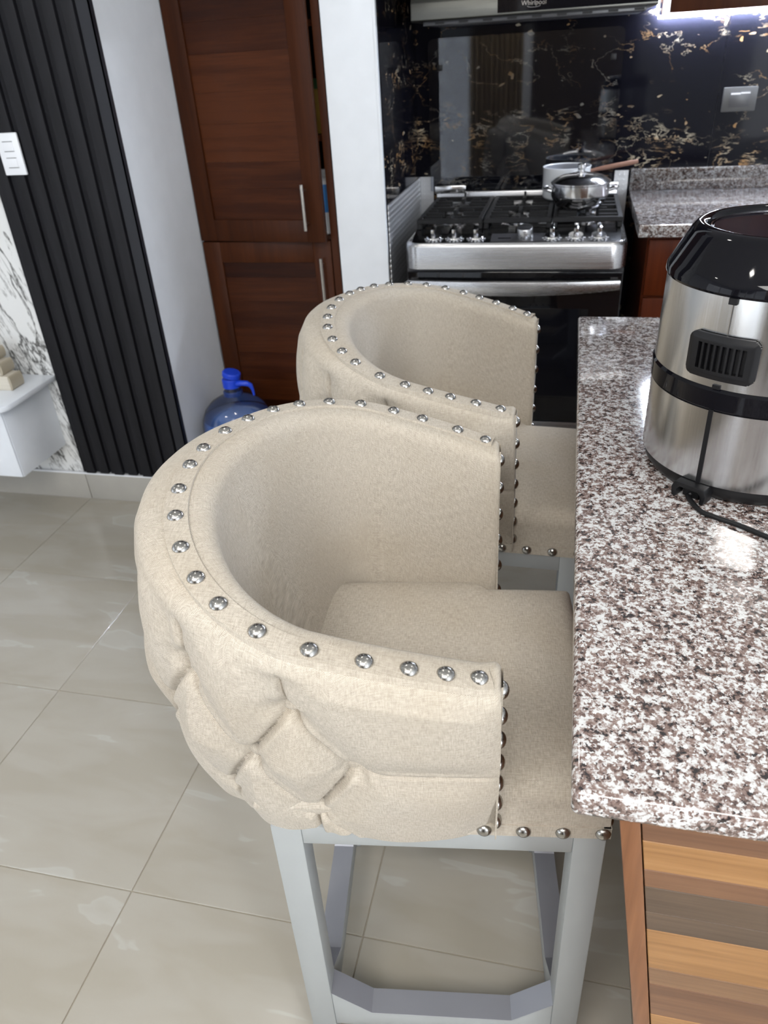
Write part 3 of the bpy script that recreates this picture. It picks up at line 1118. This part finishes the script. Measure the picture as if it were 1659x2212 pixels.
def vent_plate():
    # rounded frame with slot openings, wrapped on the shell
    w = math.radians(VA1 - VA0) * R0
    hgt = VZ1 - VZ0
    nx, nz = 69, 44
    rc = .013
    ns = 8
    keep = {}

    def inside(u, z):
        du = max(rc - u, u - (w - rc), 0)
        dz = max(rc - z, z - (hgt - rc), 0)
        return du * du + dz * dz <= rc * rc * 1.02

    def slot(u, z):
        if not (.0125 < z < hgt - .0125):
            return False
        s0, s1 = .014, w - .014
        if not (s0 < u < s1):
            return False
        k = (u - s0) / (s1 - s0) * ns
        return (k % 1) > .28 and (k % 1) < .92
    mb = MB()
    ids = {}

    def vid(i, j, layer):
        key = (i, j, layer)
        if key not in ids:
            u = w * i / nx
            z = hgt * j / nz
            a = VA0 + math.degrees(u / R0)
            edge = min(u, w - u, z, hgt - z)
            rr = R0 + (.0055 + min(.0025, edge * .35) if layer else .0008)
            ids[key] = len(mb.v)
            mb.v.append(tuple(on_cyl(a, VZ0 + z, rr)))
        return ids[key]
    cell = {}
    for i in range(nx):
        for j in range(nz):
            u, z = w * (i + .5) / nx, hgt * (j + .5) / nz
            cell[i, j] = inside(u, z) and not slot(u, z)
    for (i, j), on in cell.items():
        if not on:
            continue
        mb.f.append((vid(i, j, 1), vid(i + 1, j, 1), vid(i + 1, j + 1, 1), vid(i, j + 1, 1)))
        for (di, dj), (a, b) in {(-1, 0): ((0, 0), (0, 1)), (1, 0): ((1, 0), (1, 1)), (0, -1): ((0, 0), (1, 0)), (0, 1): ((0, 1), (1, 1))}.items():
            if not cell.get((i + di, j + dj), False):
                p, q = (i + a[0], j + a[1]), (i + b[0], j + b[1])
                mb.f.append((vid(*p, 1), vid(*q, 1), vid(*q, 0), vid(*p, 0)))
    return mb


MBv = vent_plate()
vent = MBv.build('exhaust_vent', BLACKMATT, af, smooth=30)
cyl_patch(VA0 + 5, VA1 - 5, VZ0 + .010, VZ1 - .010, R0 - .002, R0 + .001, 8).build('vent_backing', IRON, vent)
# cord guard at the foot with the cord
pa = -126.0
a = math.radians(pa)
er = Vector((math.cos(a), math.sin(a), 0))
et = Vector((-math.sin(a), math.cos(a), 0))
Mg = Matrix(((et.x, er.x, 0, er.x * .149), (et.y, er.y, 0, er.y * .149), (0, 0, 1, 0), (0, 0, 0, 1)))
guard = MB()
hook = [(-.024, -.002), (-.026, .012), (-.022, .022), (.022, .022), (.026, .012), (.024, -.002), (.018, -.002), (.018, .010), (.014, .015), (-.014, .015), (-.018, .010), (-.018, -.002)]
guard.prism([(p[0], p[1] + .004) for p in hook], 1, -.004, .019, M=Mg)
guard.box(-.012, .012, -.004, .010, .004, .018, M=Mg)
guard.build('cord_guard', BLACKMATT, af, bevel=.0012)
p0 = er * .158 + Vector((0, 0, .009))
cpts = [p0, p0 + er * .006 + Vector((0, 0, -.003))]
tgt = [(.205, .955), (.222, .940), (.240, .9295), (.262, .914), (.282, .8975), (.33, .862), (.40, .83), (.50, .815), (.62, .83), (.74, .86)]
cpts += [Vector((x - FX, y - FY, .0042)) for x, y in tgt]
# smooth with Catmull-Rom
sm = []
for i in range(len(cpts) - 1):
    q0, q1, q2, q3 = cpts[max(i - 1, 0)], cpts[i], cpts[i + 1], cpts[min(i + 2, len(cpts) - 1)]
    for k in range(6):
        t = k / 6
        sm.append(.5 * ((2 * q1) + (-q0 + q2) * t + (2 * q0 - 5 * q1 + 4 * q2 - q3) * t * t + (-q0 + 3 * q1 - 3 * q2 + q3) * t ** 3))
sm.append(cpts[-1])
MB().tube(sm, .0036, 10).build('power_cord', BLACKMATT, af, smooth=60)

# ================================================================== RANGE
RX0, RX1, RF = -.560, .198, 2.70
RC = (RX0 + RX1) / 2
rg = thing('gas_range', 'stainless steel gas range with six knobs and raised glass lid against the black marble', 'stove', (RC, 3.0, 0))


def rx(x):
    return x - RC


def ry(y):
    return y - 3.0


MB().box(rx(RX0) + .004, rx(RX1) - .004, ry(RF) + .004, ry(3.30), .03, .80).build('body', DARKGREY, rg)
# steel top tray with upturned rounded front corners
n = 12


def tray_outline(inset, rcor):
    pts = [(rx(RX1) - inset, ry(3.29))]
    cxr, cy_ = rx(RX1) - inset - rcor, ry(RF - .035) + inset + rcor
    pts = [(rx(RX1) - inset, ry(3.29))]
    for k in range(n + 1):
        t = -PI / 2 * k / n
        pts.append((cxr + rcor * math.cos(t), cy_ + rcor * math.sin(t)))
    cxl = rx(RX0) + inset + rcor
    for k in range(n + 1):
        t = -PI / 2 - PI / 2 * k / n
        pts.append((cxl + rcor * math.cos(t), cy_ + rcor * math.sin(t)))
    pts.append((rx(RX0) + inset, ry(3.29)))
    return pts


def loft(rings, close=True):
    mb = MB()
    m = len(rings[0])
    for r in rings:
        mb.v += [tuple(p) for p in r]
    for i in range(len(rings) - 1):
        for k in range(m):
            l = (k + 1) % m
            mb.f.append((i * m + k, i * m + l, (i + 1) * m + l, (i + 1) * m + k))
    mb.f.append(tuple(range(m)))
    mb.f.append(tuple((len(rings) - 1) * m + k for k in range(m)))
    return mb


rings = []
for inset, z in ((.004, .800), (.000, .803), (.000, .876), (.003, .886), (.008, .8905), (.013, .889), (.018, .884), (.021, .880)):
    rings.append([(x, y, z) for x, y in tray_outline(inset, .055)])
loft(rings).build('top_tray', STEEL, rg, smooth=35)
# sloping control deck inside the tray
MB().prism([(ry(RF - .012), .8805), (ry(RF + .105), .909), (ry(3.285), .909), (ry(3.285), .880), (ry(RF - .012), .8798)], 0, rx(RX0) + .022, rx(RX1) - .022).build('control_deck', STEEL_DECK, rg)
sl = math.atan2(.0285, .117)


def deck(x, d):
    # point on the sloping deck; d metres behind its front edge
    return Vector((rx(x), ry(RF - .012) + d * math.cos(sl), .8805 + d * math.sin(sl)))


dn = Vector((0, -math.sin(sl), math.cos(sl)))
ds = Vector((0, math.cos(sl), math.sin(sl)))


def deckM(p):
    return Matrix(((1, ds.x, dn.x, p.x), (0, ds.y, dn.y, p.y), (0, ds.z, dn.z, p.z), (0, 0, 0, 1)))


for x in (-.462, -.388, -.312, -.052, .027, .103):
    k = MB().lathe([(0.0, .002), (.027, .002), (.027, .006), (.024, .010), (0.0, .010)], n=28).build('knob', STEEL_POL, rg, M=deckM(deck(x, .050)))
    MB().box(-.0075, .0075, -.023, .023, .010, .042).build('knob_grip', STEEL_POL, k, bevel=.0035)
    ring = MB()
    for q in range(7):
        t = -PI * (.08 + .14 * q)
        c = (.031 * math.cos(t), .031 * math.sin(t))
        ring.lathe([(.0022, .0022), (.0034, .0022), (.0034, .0026), (.0022, .0026)], (c[0], c[1], 0), n=10, closed=True)
    ring.build('dial_marks', WHITEPL, k)
d = MB().lathe([(0, .001), (.028, .001), (.027, .034), (.025, .037), (0, .037)], n=32).build('oven_dial', STEEL, rg, M=deckM(deck(-.145, .052)))
pnl = MB().box(-.090, .110, -.030, .030, .0006, .002).build('display_panel', DARKGREY, rg, M=deckM(deck(-.170, .050)))
MB().box(-.066, -.022, -.010, -.004, .0021, .0026).build('display_slot', BLACKGLOSS, pnl)
# cast-iron grates and burners
for gi, (xa, xb) in enumerate(((-.535, -.300), (-.294, -.060), (-.054, .180))):
    y0_, y1_ = 2.805, 3.262
    z0, z1 = .9095, .944
    gr = MB()
    w = .016
    X0, X1, Y0, Y1 = rx(xa), rx(xb), ry(y0_), ry(y1_)
    zt0, zt1 = z1 - .016, z1
    gr.box(X0, X1, Y0, Y0 + w, zt0, zt1).box(X0, X1, Y1 - w, Y1, zt0, zt1).box(X0, X0 + w, Y0 + w, Y1 - w, zt0, zt1).box(X1 - w, X1, Y0 + w, Y1 - w, zt0, zt1)
    ym = (Y0 + Y1) / 2
    gr.box(X0 + w, X1 - w, ym - w / 2, ym + w / 2, zt0, zt1)
    xm = (X0 + X1) / 2
    for yc in ((Y0 + ym) / 2, (Y1 + ym) / 2):
        for (dx0, dx1) in ((X0 + w, xm - .036), (xm + .036, X1 - w)):
            gr.box(dx0, dx1, yc - .0065, yc + .0065, zt0, zt1 + .003)
            gr.box(dx0, (dx0 + dx1) / 2 + (.012 if dx0 < xm else -.012) * 0, yc + .052, yc + .063, zt0, zt1 + .001).box(dx0, dx1, yc - .063, yc - .052, zt0, zt1 + .001)
        gr.box(xm - .0065, xm + .0065, yc + .036, yc + .100, zt0, zt1 + .003).box(xm - .0065, xm + .0065, yc - .100, yc - .036, zt0, zt1 + .003)
    for px in (X0, X1 - w):
        for py in (Y0, Y1 - w, ym - w / 2):
            gr.box(px, px + w, py, py + w, z0, zt0)
    gr.box(xm - .004, xm + .004, Y1 - .006, Y1, zt1, zt1 + .016)
    gr.build('grate', IRON, rg, bevel=.0015, seg=1)
    for yc in ((Y0 + ym) / 2, (Y1 + ym) / 2):
        b = MB().lathe([(0, .9092), (.044, .9092), (.044, .912), (.036, .916), (.034, .924), (0, .924)], (xm, yc, 0), n=28).build('burner', STEEL_POL, rg)
        MB().lathe([(0, .9242), (.029, .9242), (.030, .928), (.026, .931), (0, .931)], (xm, yc, 0), n=28).build('burner_cap', IRON, b)
# backguard and the raised glass lid
MB().box(rx(RX0) + .02, rx(RX1) - .02, ry(3.287), ry(3.315), .88, .958).build('backguard', STEEL, rg, bevel=.003)
MB().box(rx(-.545), rx(-.418), ry(3.272), ry(3.2865), .955, .985).build('hinge_cover', STEEL_POL, rg, bevel=.003)
MB().box(rx(.055), rx(.180), ry(3.272), ry(3.2865), .955, .985).build('hinge_cover', STEEL_POL, rg, bevel=.003)
lx0, lx1, lz0, lz1 = rx(-.566), rx(.153), .962, 1.497
rc = .022
lp = [(lx0, lz0), (lx1, lz0)]
for k in range(7):
    t = PI / 2 * k / 6
    lp.append((lx1 - rc + rc * math.cos(t), lz1 - rc + rc * math.sin(t)))
for k in range(7):
    t = PI / 2 + PI / 2 * k / 6
    lp.append((lx0 + rc + rc * math.cos(t), lz1 - rc + rc * math.sin(t)))
lid = MB().prism(lp, 1, ry(3.300), ry(3.305)).build('glass_lid', LIDGLASS, rg)
for x, z in ((-.522, 1.401), (.118, 1.404)):
    MB().box(rx(x) - .010, rx(x) + .010, ry(3.292), ry(3.2998), z - .010, z + .010).build('rubber_pad', BLACKMATT, lid, bevel=.002)
# oven door with bowed handle, window and lower drawer
door = MB().box(rx(RX0) + .006, rx(RX1) - .006, ry(RF - .012), ry(RF) + .003, .226, .788).build('oven_door', BLACKGLASS, rg, bevel=.003)
MB().box(rx(RX0) + .11, rx(RX1) - .11, ry(RF - .0128), ry(RF - .0122), .33, .66).build('oven_window', BLACKGLOSS, door)
hpts = []
for k in range(25):
    s = -1 + 2 * k / 24
    hpts.append((s * .363, ry(RF - .058) - .030 * (1 - s * s), .760 - .006 * (1 - s * s)))
hb = MB()
sec = [(-.012, -.026), (.008, -.021), (.012, .0), (.008, .020), (-.012, .020), (-.017, -.002)]
G_ = []
for (x, y, z) in hpts:
    s = x / .363
    k = 1 - .35 * s * s
    G_.append([(x, y + a, z + b * k) for a, b in sec] + [(x, y + sec[0][0], z + sec[0][1] * k)])
hb.grid(G_)
hb.f.append(tuple(range(6)))
hb.f.append(tuple(24 * 7 + q for q in range(6)))
for s in (-1, 1):
    hb.box(s * .345 - .012, s * .345 + .012, ry(RF - .055), ry(RF - .012), .748, .770)
hb.build('door_handle', STEEL, door, smooth=50)
MB().box(rx(RX0) + .006, rx(RX1) - .006, ry(RF - .010), ry(RF) + .003, .06, .220).build('drawer', STEEL, rg, bevel=.003)
for sx in (-1, 1):
    for yy in (2.76, 3.25):
        MB().lathe([(0, 0), (.018, 0), (.018, .008), (.010, .012), (.010, .032), (0, .032)], (sx * .34, ry(yy), 0), n=14).build('foot', BLACKMATT, rg)

# pots on the range
pot = thing('stew_pot', 'stainless steel lidded pot with loop handles on the right of the range', 'pot', (.032, 2.975, .9475))
MB().lathe([(0, 0), (.068, 0), (.078, .004), (.088, .016), (.096, .030), (.1005, .040), (.1015, .046), (.1015, .080), (.1035, .082), (.1035, .084), (.099, .084), (.099, .045), (.085, .020), (.066, .005), (0, .004)], n=72).build('body', STEEL_POL, pot)
lidp = MB().lathe([(.1045, .0845), (.1045, .087), (.100, .090), (.088, .099), (.065, .108), (.035, .113), (0, .114), (0, .111), (.060, .105), (.095, .0875)], n=72).build('lid', STEEL_POL, pot)
MB().lathe([(0, .113), (.022, .113), (.022, .116), (.012, .119), (.012, .126), (.0155, .130), (.0155, .141), (.013, .144), (0, .144)], n=28).build('lid_knob', STEEL_POL, lidp)
for s in (-1, 1):
    pts = []
    for k in range(11):
        t = -PI / 2 + PI * k / 10
        pts.append((s * (.101 + .026 * math.cos(t) ** .6 if abs(math.cos(t)) > 1e-6 else s * .101), .032 * math.sin(t), .062))
    pts = [(s * .100, -.032, .060), (s * .112, -.034, .064), (s * .124, -.026, .066), (s * .129, 0, .066), (s * .124, .026, .066), (s * .112, .034, .064), (s * .100, .032, .060)]
    MB().tube(pts, .0055, 10).build('handle', STEEL_POL if s > 0 else STEEL, pot)

sp = thing('saucepan', 'pale enamel saucepan with long brown handle behind the lidded pot', 'saucepan', (-.02, 3.175, .9475))
MB().lathe([(0, 0), (.078, 0), (.085, .006), (.087, .014), (.088, .108), (.090, .111), (.087, .112), (.085, .108)], n=64).build('body', ENAMEL, sp)
MB().lathe([(.0848, .1085), (.084, .012), (.078, .005), (0, .004)], n=64).build('lining', ENAMEL_IN, sp)
MB().tube([(.086, 0, .092), (.105, 0, .096), (.130, 0, .100), (.180, 0, .108), (.225, 0, .115), (.257, 0, .120)], [.006, .006, .008, .0085, .0085, .007], 12).build('handle', COPPERWOOD, sp)

# embossed aluminium sheets shielding the walls round the range
tag(MB().box(XP1 + .0005, XP1 + .003, YP + .02, YB - .016, 0.0, 1.012).build('aluminium_sheet', ALU), 'embossed aluminium sheet on the side wall left of the range', 'wall sheet', 'embossed aluminium splash sheets')
tag(MB().box(XP1 + .004, RX0 - .001, YB - .0155, YB - .0125, 0.0, 1.012).build('aluminium_sheet', ALU), 'narrow upright aluminium strip behind the left edge of the range', 'wall sheet', 'embossed aluminium splash sheets')
tag(MB().box(.165, .217, YB - .0155, YB - .0125, 0.0, 1.016).build('aluminium_sheet', ALU), 'narrow upright aluminium strip beside the right counter backsplash', 'wall sheet', 'embossed aluminium splash sheets')

# ------------------------------------------------------------------ hood
hd = thing('range_hood', 'slim steel range hood with black control panel above the range', 'range hood', (-.16, 3.10, 1.53))


def hx_(x):
    return x + .16


HF = 2.86 - 3.10
MB().prism([(HF, .016), (HF + .010, .012), (.236, .012), (.236, .16), (HF + .06, .16), (HF + .004, .066), (HF, .060)], 0, hx_(-.545), hx_(.222)).build('body', STEEL_DK, hd, bevel=.002)
MB().box(hx_(-.51), hx_(.19), HF + .03, .22, .000, .0125).build('filter_tray', DARKGREY, hd, bevel=.002)
for k in range(9):
    xx = -.47 + k * .078
    MB().box(hx_(xx), hx_(xx + .03), HF + .0285, HF + .0305, .003, .009).build('filter_slot', BLACKMATT, hd)
cp = MB().box(hx_(-.265), hx_(.222), HF - .0022, HF + .002, .021, .060).build('control_panel', BLACKGLOSS, hd)


def text_mesh(s, size, mat, name, parent, M, ext=.0006):
    c = bpy.data.curves.new(name, 'FONT')
    c.body = s
    c.size = size
    c.extrude = ext
    c.align_x = 'CENTER'
    o = bpy.data.objects.new(name, c)
    COL.objects.link(o)
    dg = bpy.context.evaluated_depsgraph_get()
    me = bpy.data.meshes.new_from_object(o.evaluated_get(dg))
    bpy.data.objects.remove(o)
    me.materials.clear()
    return link(name, me, mat, parent, smooth=0, M=M)


FACE = Matrix(((1, 0, 0, hx_(-.152)), (0, 0, -1, HF - .0024), (0, 1, 0, .036), (0, 0, 0, 1)))
text_mesh('Whirlpool', .0185, STEEL_POL, 'lettering', cp, FACE)
arc = [(hx_(-.152) + .020 * math.cos(t), HF - .0026, .0335 + .004 * math.sin(t)) for t in [PI + PI * k / 10 for k in range(11)]]
MB().tube(arc, .0008, 6).build('logo_swoosh', STEEL_POL, cp)

# ------------------------------------------------------------------ right-hand counter, wall cabinet, LED strip
CT0, CT1 = .905, .945
ct = thing('side_counter', 'grey-brown granite counter with upstand to the right of the range', 'counter', (1.1, 3.0, 0))
MB().box(.224 - 1.1, 1.95 - 1.1, 2.655 - 3, YB - .013 - 3, CT0, CT1).build('worktop', GRANITE_LIT, ct, bevel=.004)
MB().box(.224 - 1.1, 1.95 - 1.1, YB - .038 - 3, YB - .013 - 3, CT1 + .0004, 1.022).build('upstand', GRANITE_SHADED, ct, bevel=.002)
cb = thing('base_cabinet', 'red-brown wooden base cabinet under the right-hand granite counter', 'cabinet', (1.1, 3.0, 0))
MB().box(.262 - 1.1, 1.93 - 1.1, 2.735 - 3, 3.33 - 3, .08, CT0 - .001).build('body', RED_CAB, cb)
MB().box(.268 - 1.1, .70 - 1.1, 2.716 - 3, 2.7345 - 3, .70, .885).build('drawer_front', RED_CAB, cb, bevel=.002)
MB().box(.268 - 1.1, .70 - 1.1, 2.716 - 3, 2.7345 - 3, .10, .690).build('door', RED_CAB, cb, bevel=.002)
MB().box(.71 - 1.1, 1.92 - 1.1, 2.716 - 3, 2.7345 - 3, .10, .885).build('door', RED_CAB, cb, bevel=.002)
MB().box(.28 - 1.1, 1.92 - 1.1, 2.78 - 3, 3.3 - 3, 0, .0795).build('plinth', BLACKMATT, cb)

UX, UY = .272, 3.035
uc = thing('wall_cabinet', 'dark brown wall cabinet with a glowing LED strip under it, top right', 'cabinet', (.9, 3.19, 1.522))
MB().box(UX - .9, 1.9 - .9, UY + .019 - 3.19, YB - .0125 - 3.19, 0, .80).build('body', MAHOG, uc)
for xa, xb in ((UX, .80), (.803, 1.34), (1.343, 1.9)):
    MB().box(xa - .9, xb - .9, UY - 3.19, UY + .0185 - 3.19, 0, .80).build('door', MAHOG, uc, bevel=.002)
ls = thing('led_strip', 'white glowing LED strip along the wall cabinet lower edge', 'LED strip', (UX, UY + .252, 1.5))
MB().box(-.012, 1.55, .03, .042, .0195, .0215).box(-.0122, -.0102, .03, .042, .0195, .42).build('tape', WHITEPL, ls)
leds = MB()
for k in range(128):
    xx = -.010 + k * .0122
    leds.box(xx, xx + .0085, .0300, .0420, .0105, .0194)
for k in range(33):
    zz = .022 + k * .0122
    leds.box(-.0172, -.0123, .0300, .0420, zz, zz + .0085)
lo = leds.build('led_chips', LED, ls, smooth=0)
lo['kind'] = 'stuff'

# wall outlet on the black marble
ot = thing('wall_outlet', 'grey double outlet plate on the black marble wall', 'outlet', (.579, YB - .0125, 1.245))
MB().box(-.058, .058, -.009, 0, -.040, .040).build('plate', GREYPL, ot, bevel=.003)
MB().box(-.034, .034, -.011, -.0088, -.024, .024).build('insert', GREYPL2, ot, bevel=.001)
MB().box(-.032, .001, -.0125, -.0108, .016, .021).box(.002, .033, -.0125, -.0108, .018, .0225).build('rocker_edge', WHITEPL, ot)

# ================================================================== PANTRY
pa_ = thing('pantry_cabinet', 'tall mahogany pantry cabinet with upper door ajar, beside the white partition', 'cabinet', (-1.07, 2.9, 0))
PX, PY = -1.07, 2.9


def px_(x):
    return x - PX


def py_(y):
    return y - PY


x0, x1 = -1.336, -.804
yf, yk = 2.712, 3.30
cz = 2.35
case = MB()
case.box(px_(x0), px_(x0 + .018), py_(yf), py_(yk), 0, cz).box(px_(x1 - .018), px_(x1), py_(yf), py_(yk), 0, cz)
case.box(px_(x0 + .018), px_(x1 - .018), py_(yf), py_(yk), cz - .018, cz).box(px_(x0 + .018), px_(x1 - .018), py_(yf), py_(yk), .06, .078)
case.build('case', MAHOG, pa_)
MB().box(px_(x0 + .018), px_(x1 - .018), py_(yk - .01), py_(yk), .078, cz - .018).build('back_panel', PANTRY_IN, pa_)
for z in (.895, 1.22, 1.55, 1.9):
    MB().box(px_(x0 + .018), px_(x1 - .018), py_(yf + .004), py_(yk - .01), z, z + .018).build('shelf', MAHOG, pa_)


def panel_door(name, w, z0, z1, M, hz0, hz1, hxo, stile=.068, rail=.075):
    # built in its own frame: hinge edge at x=0, front face towards -y
    d = MB()
    th = .02
    d.box(0, stile, -th, 0, z0, z1).box(w - stile, w, -th, 0, z0, z1)
    d.box(stile, w - stile, -th, 0, z0, z0 + rail).box(stile, w - stile, -th, 0, z1 - rail, z1)
    o = d.build(name, MAHOG, pa_, bevel=.0015, M=M)
    z = z0 + rail
    hgt = [.105, .085, .12, .095, .11, .09]
    i = 0
    while z < z1 - rail - .002:
        e = min(z + hgt[i % 6], z1 - rail)
        MB().box(stile + .0005, w - stile - .0005, -th + .008, -th + .014, z + .0002, e - .0002).build('plank', MAHOG_H, o)
        z = e
        i += 1
    h = MB()
    h.tube([(hxo, -th - .028, hz0), (hxo, -th - .028, hz1)], .0058, 12)
    hh = hz1 - hz0
    for zz in (hz0 + hh * .14, hz1 - hh * .14):
        h.tube([(hxo, -th - .028, zz), (hxo, -th, zz)], .0042, 8)
    h.build('handle', HANDLE, o, smooth=50)
    return o


ang = math.radians(-6.0)
Mu = Matrix.Translation((px_(x0 + .002), py_(yf - .001), 0)) @ Matrix.Rotation(ang, 4, 'Z')
panel_door('door', .505, .903, 2.33, Mu, .948, 1.098, .445)
Ml = Matrix.Translation((px_(x0 + .002), py_(yf - .001), 0))
panel_door('door', .500, .085, .897, Ml, .66, .842, .466)
MB().box(px_(x1 - .026), px_(x1), py_(yf - .020), py_(yf - .0005), .06, cz).build('side_stile', MAHOG, pa_)
MB().box(px_(x0), px_(x1), py_(yf + .03), py_(yf + .045), 0, .0595).build('plinth', MAHOG, pa_)

bt = thing('detergent_bottle', 'white and blue bottle showing in the gap of the open pantry door', 'bottle', (-.856, 2.752, .9135))
MB().lathe([(0, 0), (.026, 0), (.029, .004), (.029, .075)], n=32).build('lower_body', WHITEPL, bt)
MB().lathe([(.0292, .0752), (.0295, .078), (.0295, .165), (.0292, .168)], n=32).build('label', simple('light_blue_label', (.05, .28, .72), .35), bt)
MB().lathe([(.029, .168), (.028, .178), (.016, .190), (.014, .192), (.014, .215), (0, .216)], n=32).build('cap', WHITEPL, bt)
jr = thing('snack_bag', 'yellow and green packet standing on the pantry upper shelf', 'packet', (-.862, 2.775, 1.2385))
MB().prism([(-.03, 0), (.03, 0), (.034, .05), (.032, .12), (.026, .135), (-.026, .135), (-.032, .12), (-.034, .05)], 1, -.02, .02).build('body', simple('yellow_packet', (.38, .24, .04), .4), jr, bevel=.006)
MB().box(-.026, .026, -.004, .004, .1352, .165).build('fold', simple('green_packet_top', (.03, .10, .03), .5), jr)

# ------------------------------------------------------------------ water jug
jg = thing('water_jug', 'blue translucent water jug with bright blue cap on the floor by the pantry', 'water jug', (-1.185, 2.425, 0))
JP = [(0, .002), (.110, .002), (.125, .008), (.132, .022), (.1335, .10), (.130, .108), (.130, .122), (.1345, .132), (.1355, .24), (.1355, .285), (.131, .315), (.116, .348), (.092, .374), (.062, .392), (.038, .402), (.0300, .410), (.0285, .425), (.0285, .440)]
MB().lathe(JP, n=72).build('bottle', JUGBODY, jg, smooth=50)
MB().lathe([(0, .004), (.108, .004), (.123, .010), (.1295, .024), (.131, .10), (.1275, .109), (.1275, .121), (.1315, .133), (.1325, .24), (.1325, .284), (.1290, .308), (.1255, .318), (0, .318)], n=72).build('water', WATER, jg, smooth=50)
MB().lathe([(.029, .404), (.036, .404), (.036, .418), (.0335, .421), (.029, .421)], n=40, closed=True).build('collar', simple('dark_blue_collar', (.012, .035, .16), .35), jg)
cap = MB().lathe([(.029, .434), (.0335, .436), (.0335, .466), (.031, .469), (0, .469)], n=40).build('cap', BLUEPL, jg)
Mt = Matrix.Translation((.004, 0, .480)) @ Matrix.Rotation(math.radians(14), 4, 'Y')
MB().lathe([(0, -.006), (.031, -.006), (.034, -.003), (.034, .010), (.030, .014), (0, .015)], n=40, M=Mt).build('flip_lid', BLUEPL, cap, smooth=40)
st_ = MB()
sp_pts = [(.02, -.012, .450), (.045, -.014, .455), (.066, -.012, .454), (.078, -.008, .446), (.083, -.005, .428), (.085, -.004, .405)]
for i in range(len(sp_pts) - 1):
    pa0, pa1 = Vector(sp_pts[i]), Vector(sp_pts[i + 1])
st_.grid([[(x, y - .004, z - (.012 if i < 4 else .0)), (x, y - .004, z + (.012 if i < 4 else .0) + (.0 if i < 4 else .002)), (x + (.0 if i < 4 else .008), y + .004, z + (.012 if i < 4 else .002)), (x + (.0 if i < 4 else .008), y + .004, z - (.012 if i < 4 else .0)), (x, y - .004, z - (.012 if i < 4 else .0))] for i, (x, y, z) in enumerate(sp_pts)])
st_ = MB()
for i in range(len(sp_pts) - 1):
    p, q = Vector(sp_pts[i]), Vector(sp_pts[i + 1])
st_.tube(sp_pts, [.0105, .0105, .0105, .009, .0055, .004], 10)
st_.build('carry_loop', BLUEPL, cap, smooth=60)

# ------------------------------------------------------------------ floating console and its decoration
fc = thing('floating_console', 'white lacquered wall-hung console at the left edge on veined marble', 'console', (-2.4, 2.12, .235))
MB().box(-2.95 + 2.4, -1.853 + 2.4, 2.008 - 2.12, YS - .0005 - 2.12, 0, .268).build('body', LACQ, fc, bevel=.0015)
for xa, xb in ((-2.948, -2.402), (-2.399, -1.8545)):
    MB().box(xa + 2.4, xb + 2.4, 2.000 - 2.12, 2.0075 - 2.12, .003, .262).build('drawer_front', LACQ, fc, bevel=.0015)
ol = [(-2.98 + 2.4, YS - .0005 - 2.12), (-2.98 + 2.4, 1.955 - 2.12)]
rc = .055
for k in range(9):
    t = -PI / 2 + PI / 2 * k / 8
    ol.append((-1.808 + 2.4 - rc + rc * math.cos(t), 1.955 - 2.12 + rc + rc * math.sin(t)))
ol.append((-1.808 + 2.4, YS - .0005 - 2.12))
MB().prism(ol, 2, .2685, .287).build('top', LACQ, fc, bevel=.003)

dz = .235 + .2872
dc = thing('wooden_block_ornament', 'stepped whitewashed wood ornament with glazed beige ends on the white console', 'ornament', (-1.96, 2.15, dz))
for k, (xe, z0, z1, y0, y1) in enumerate(((.080, 0, .052, -.035, .030), (.054, .0525, .098, -.028, .037), (.030, .0985, .140, -.021, .044))):
    MB().box(-.16, xe, y0, y1, z0, z1).build('block', STONEWOOD, dc, bevel=.003)
    n_ = 8
    prof = [(xe + .0005, z0), (xe + .0005, z1)]
    for q in range(n_ + 1):
        t = PI / 2 - PI * q / n_
        prof.append((xe + .002 + .007 * math.cos(t), (z0 + z1) / 2 + (z1 - z0) / 2 * math.sin(t)))
    MB().prism(prof, 1, y0 + .0005, y1 + .002).build('glazed_end', CREAM, dc, smooth=50)

# ------------------------------------------------------------------ light switch on the slats
sw = thing('light_switch', 'white double light switch plate on the black slats', 'light switch', (-1.705, YS - .0212, 1.262))
MB().box(-.038, .038, -.009, 0, -.060, .060).build('plate', WHITEPL, sw, bevel=.003)
for z in (.022, -.024):
    r_ = MB().box(-.017, .017, -.0115, -.0088, z - .013, z + .013).build('rocker', WHITEPL, sw, bevel=.001)
    MB().box(-.018, .018, -.0098, -.0090, z + .0132, z + .0146).build('rocker_gap', GREYPL2, sw)
    MB().box(-.018, .018, -.0098, -.0090, z - .0146, z - .0132).build('rocker_gap', GREYPL2, sw)
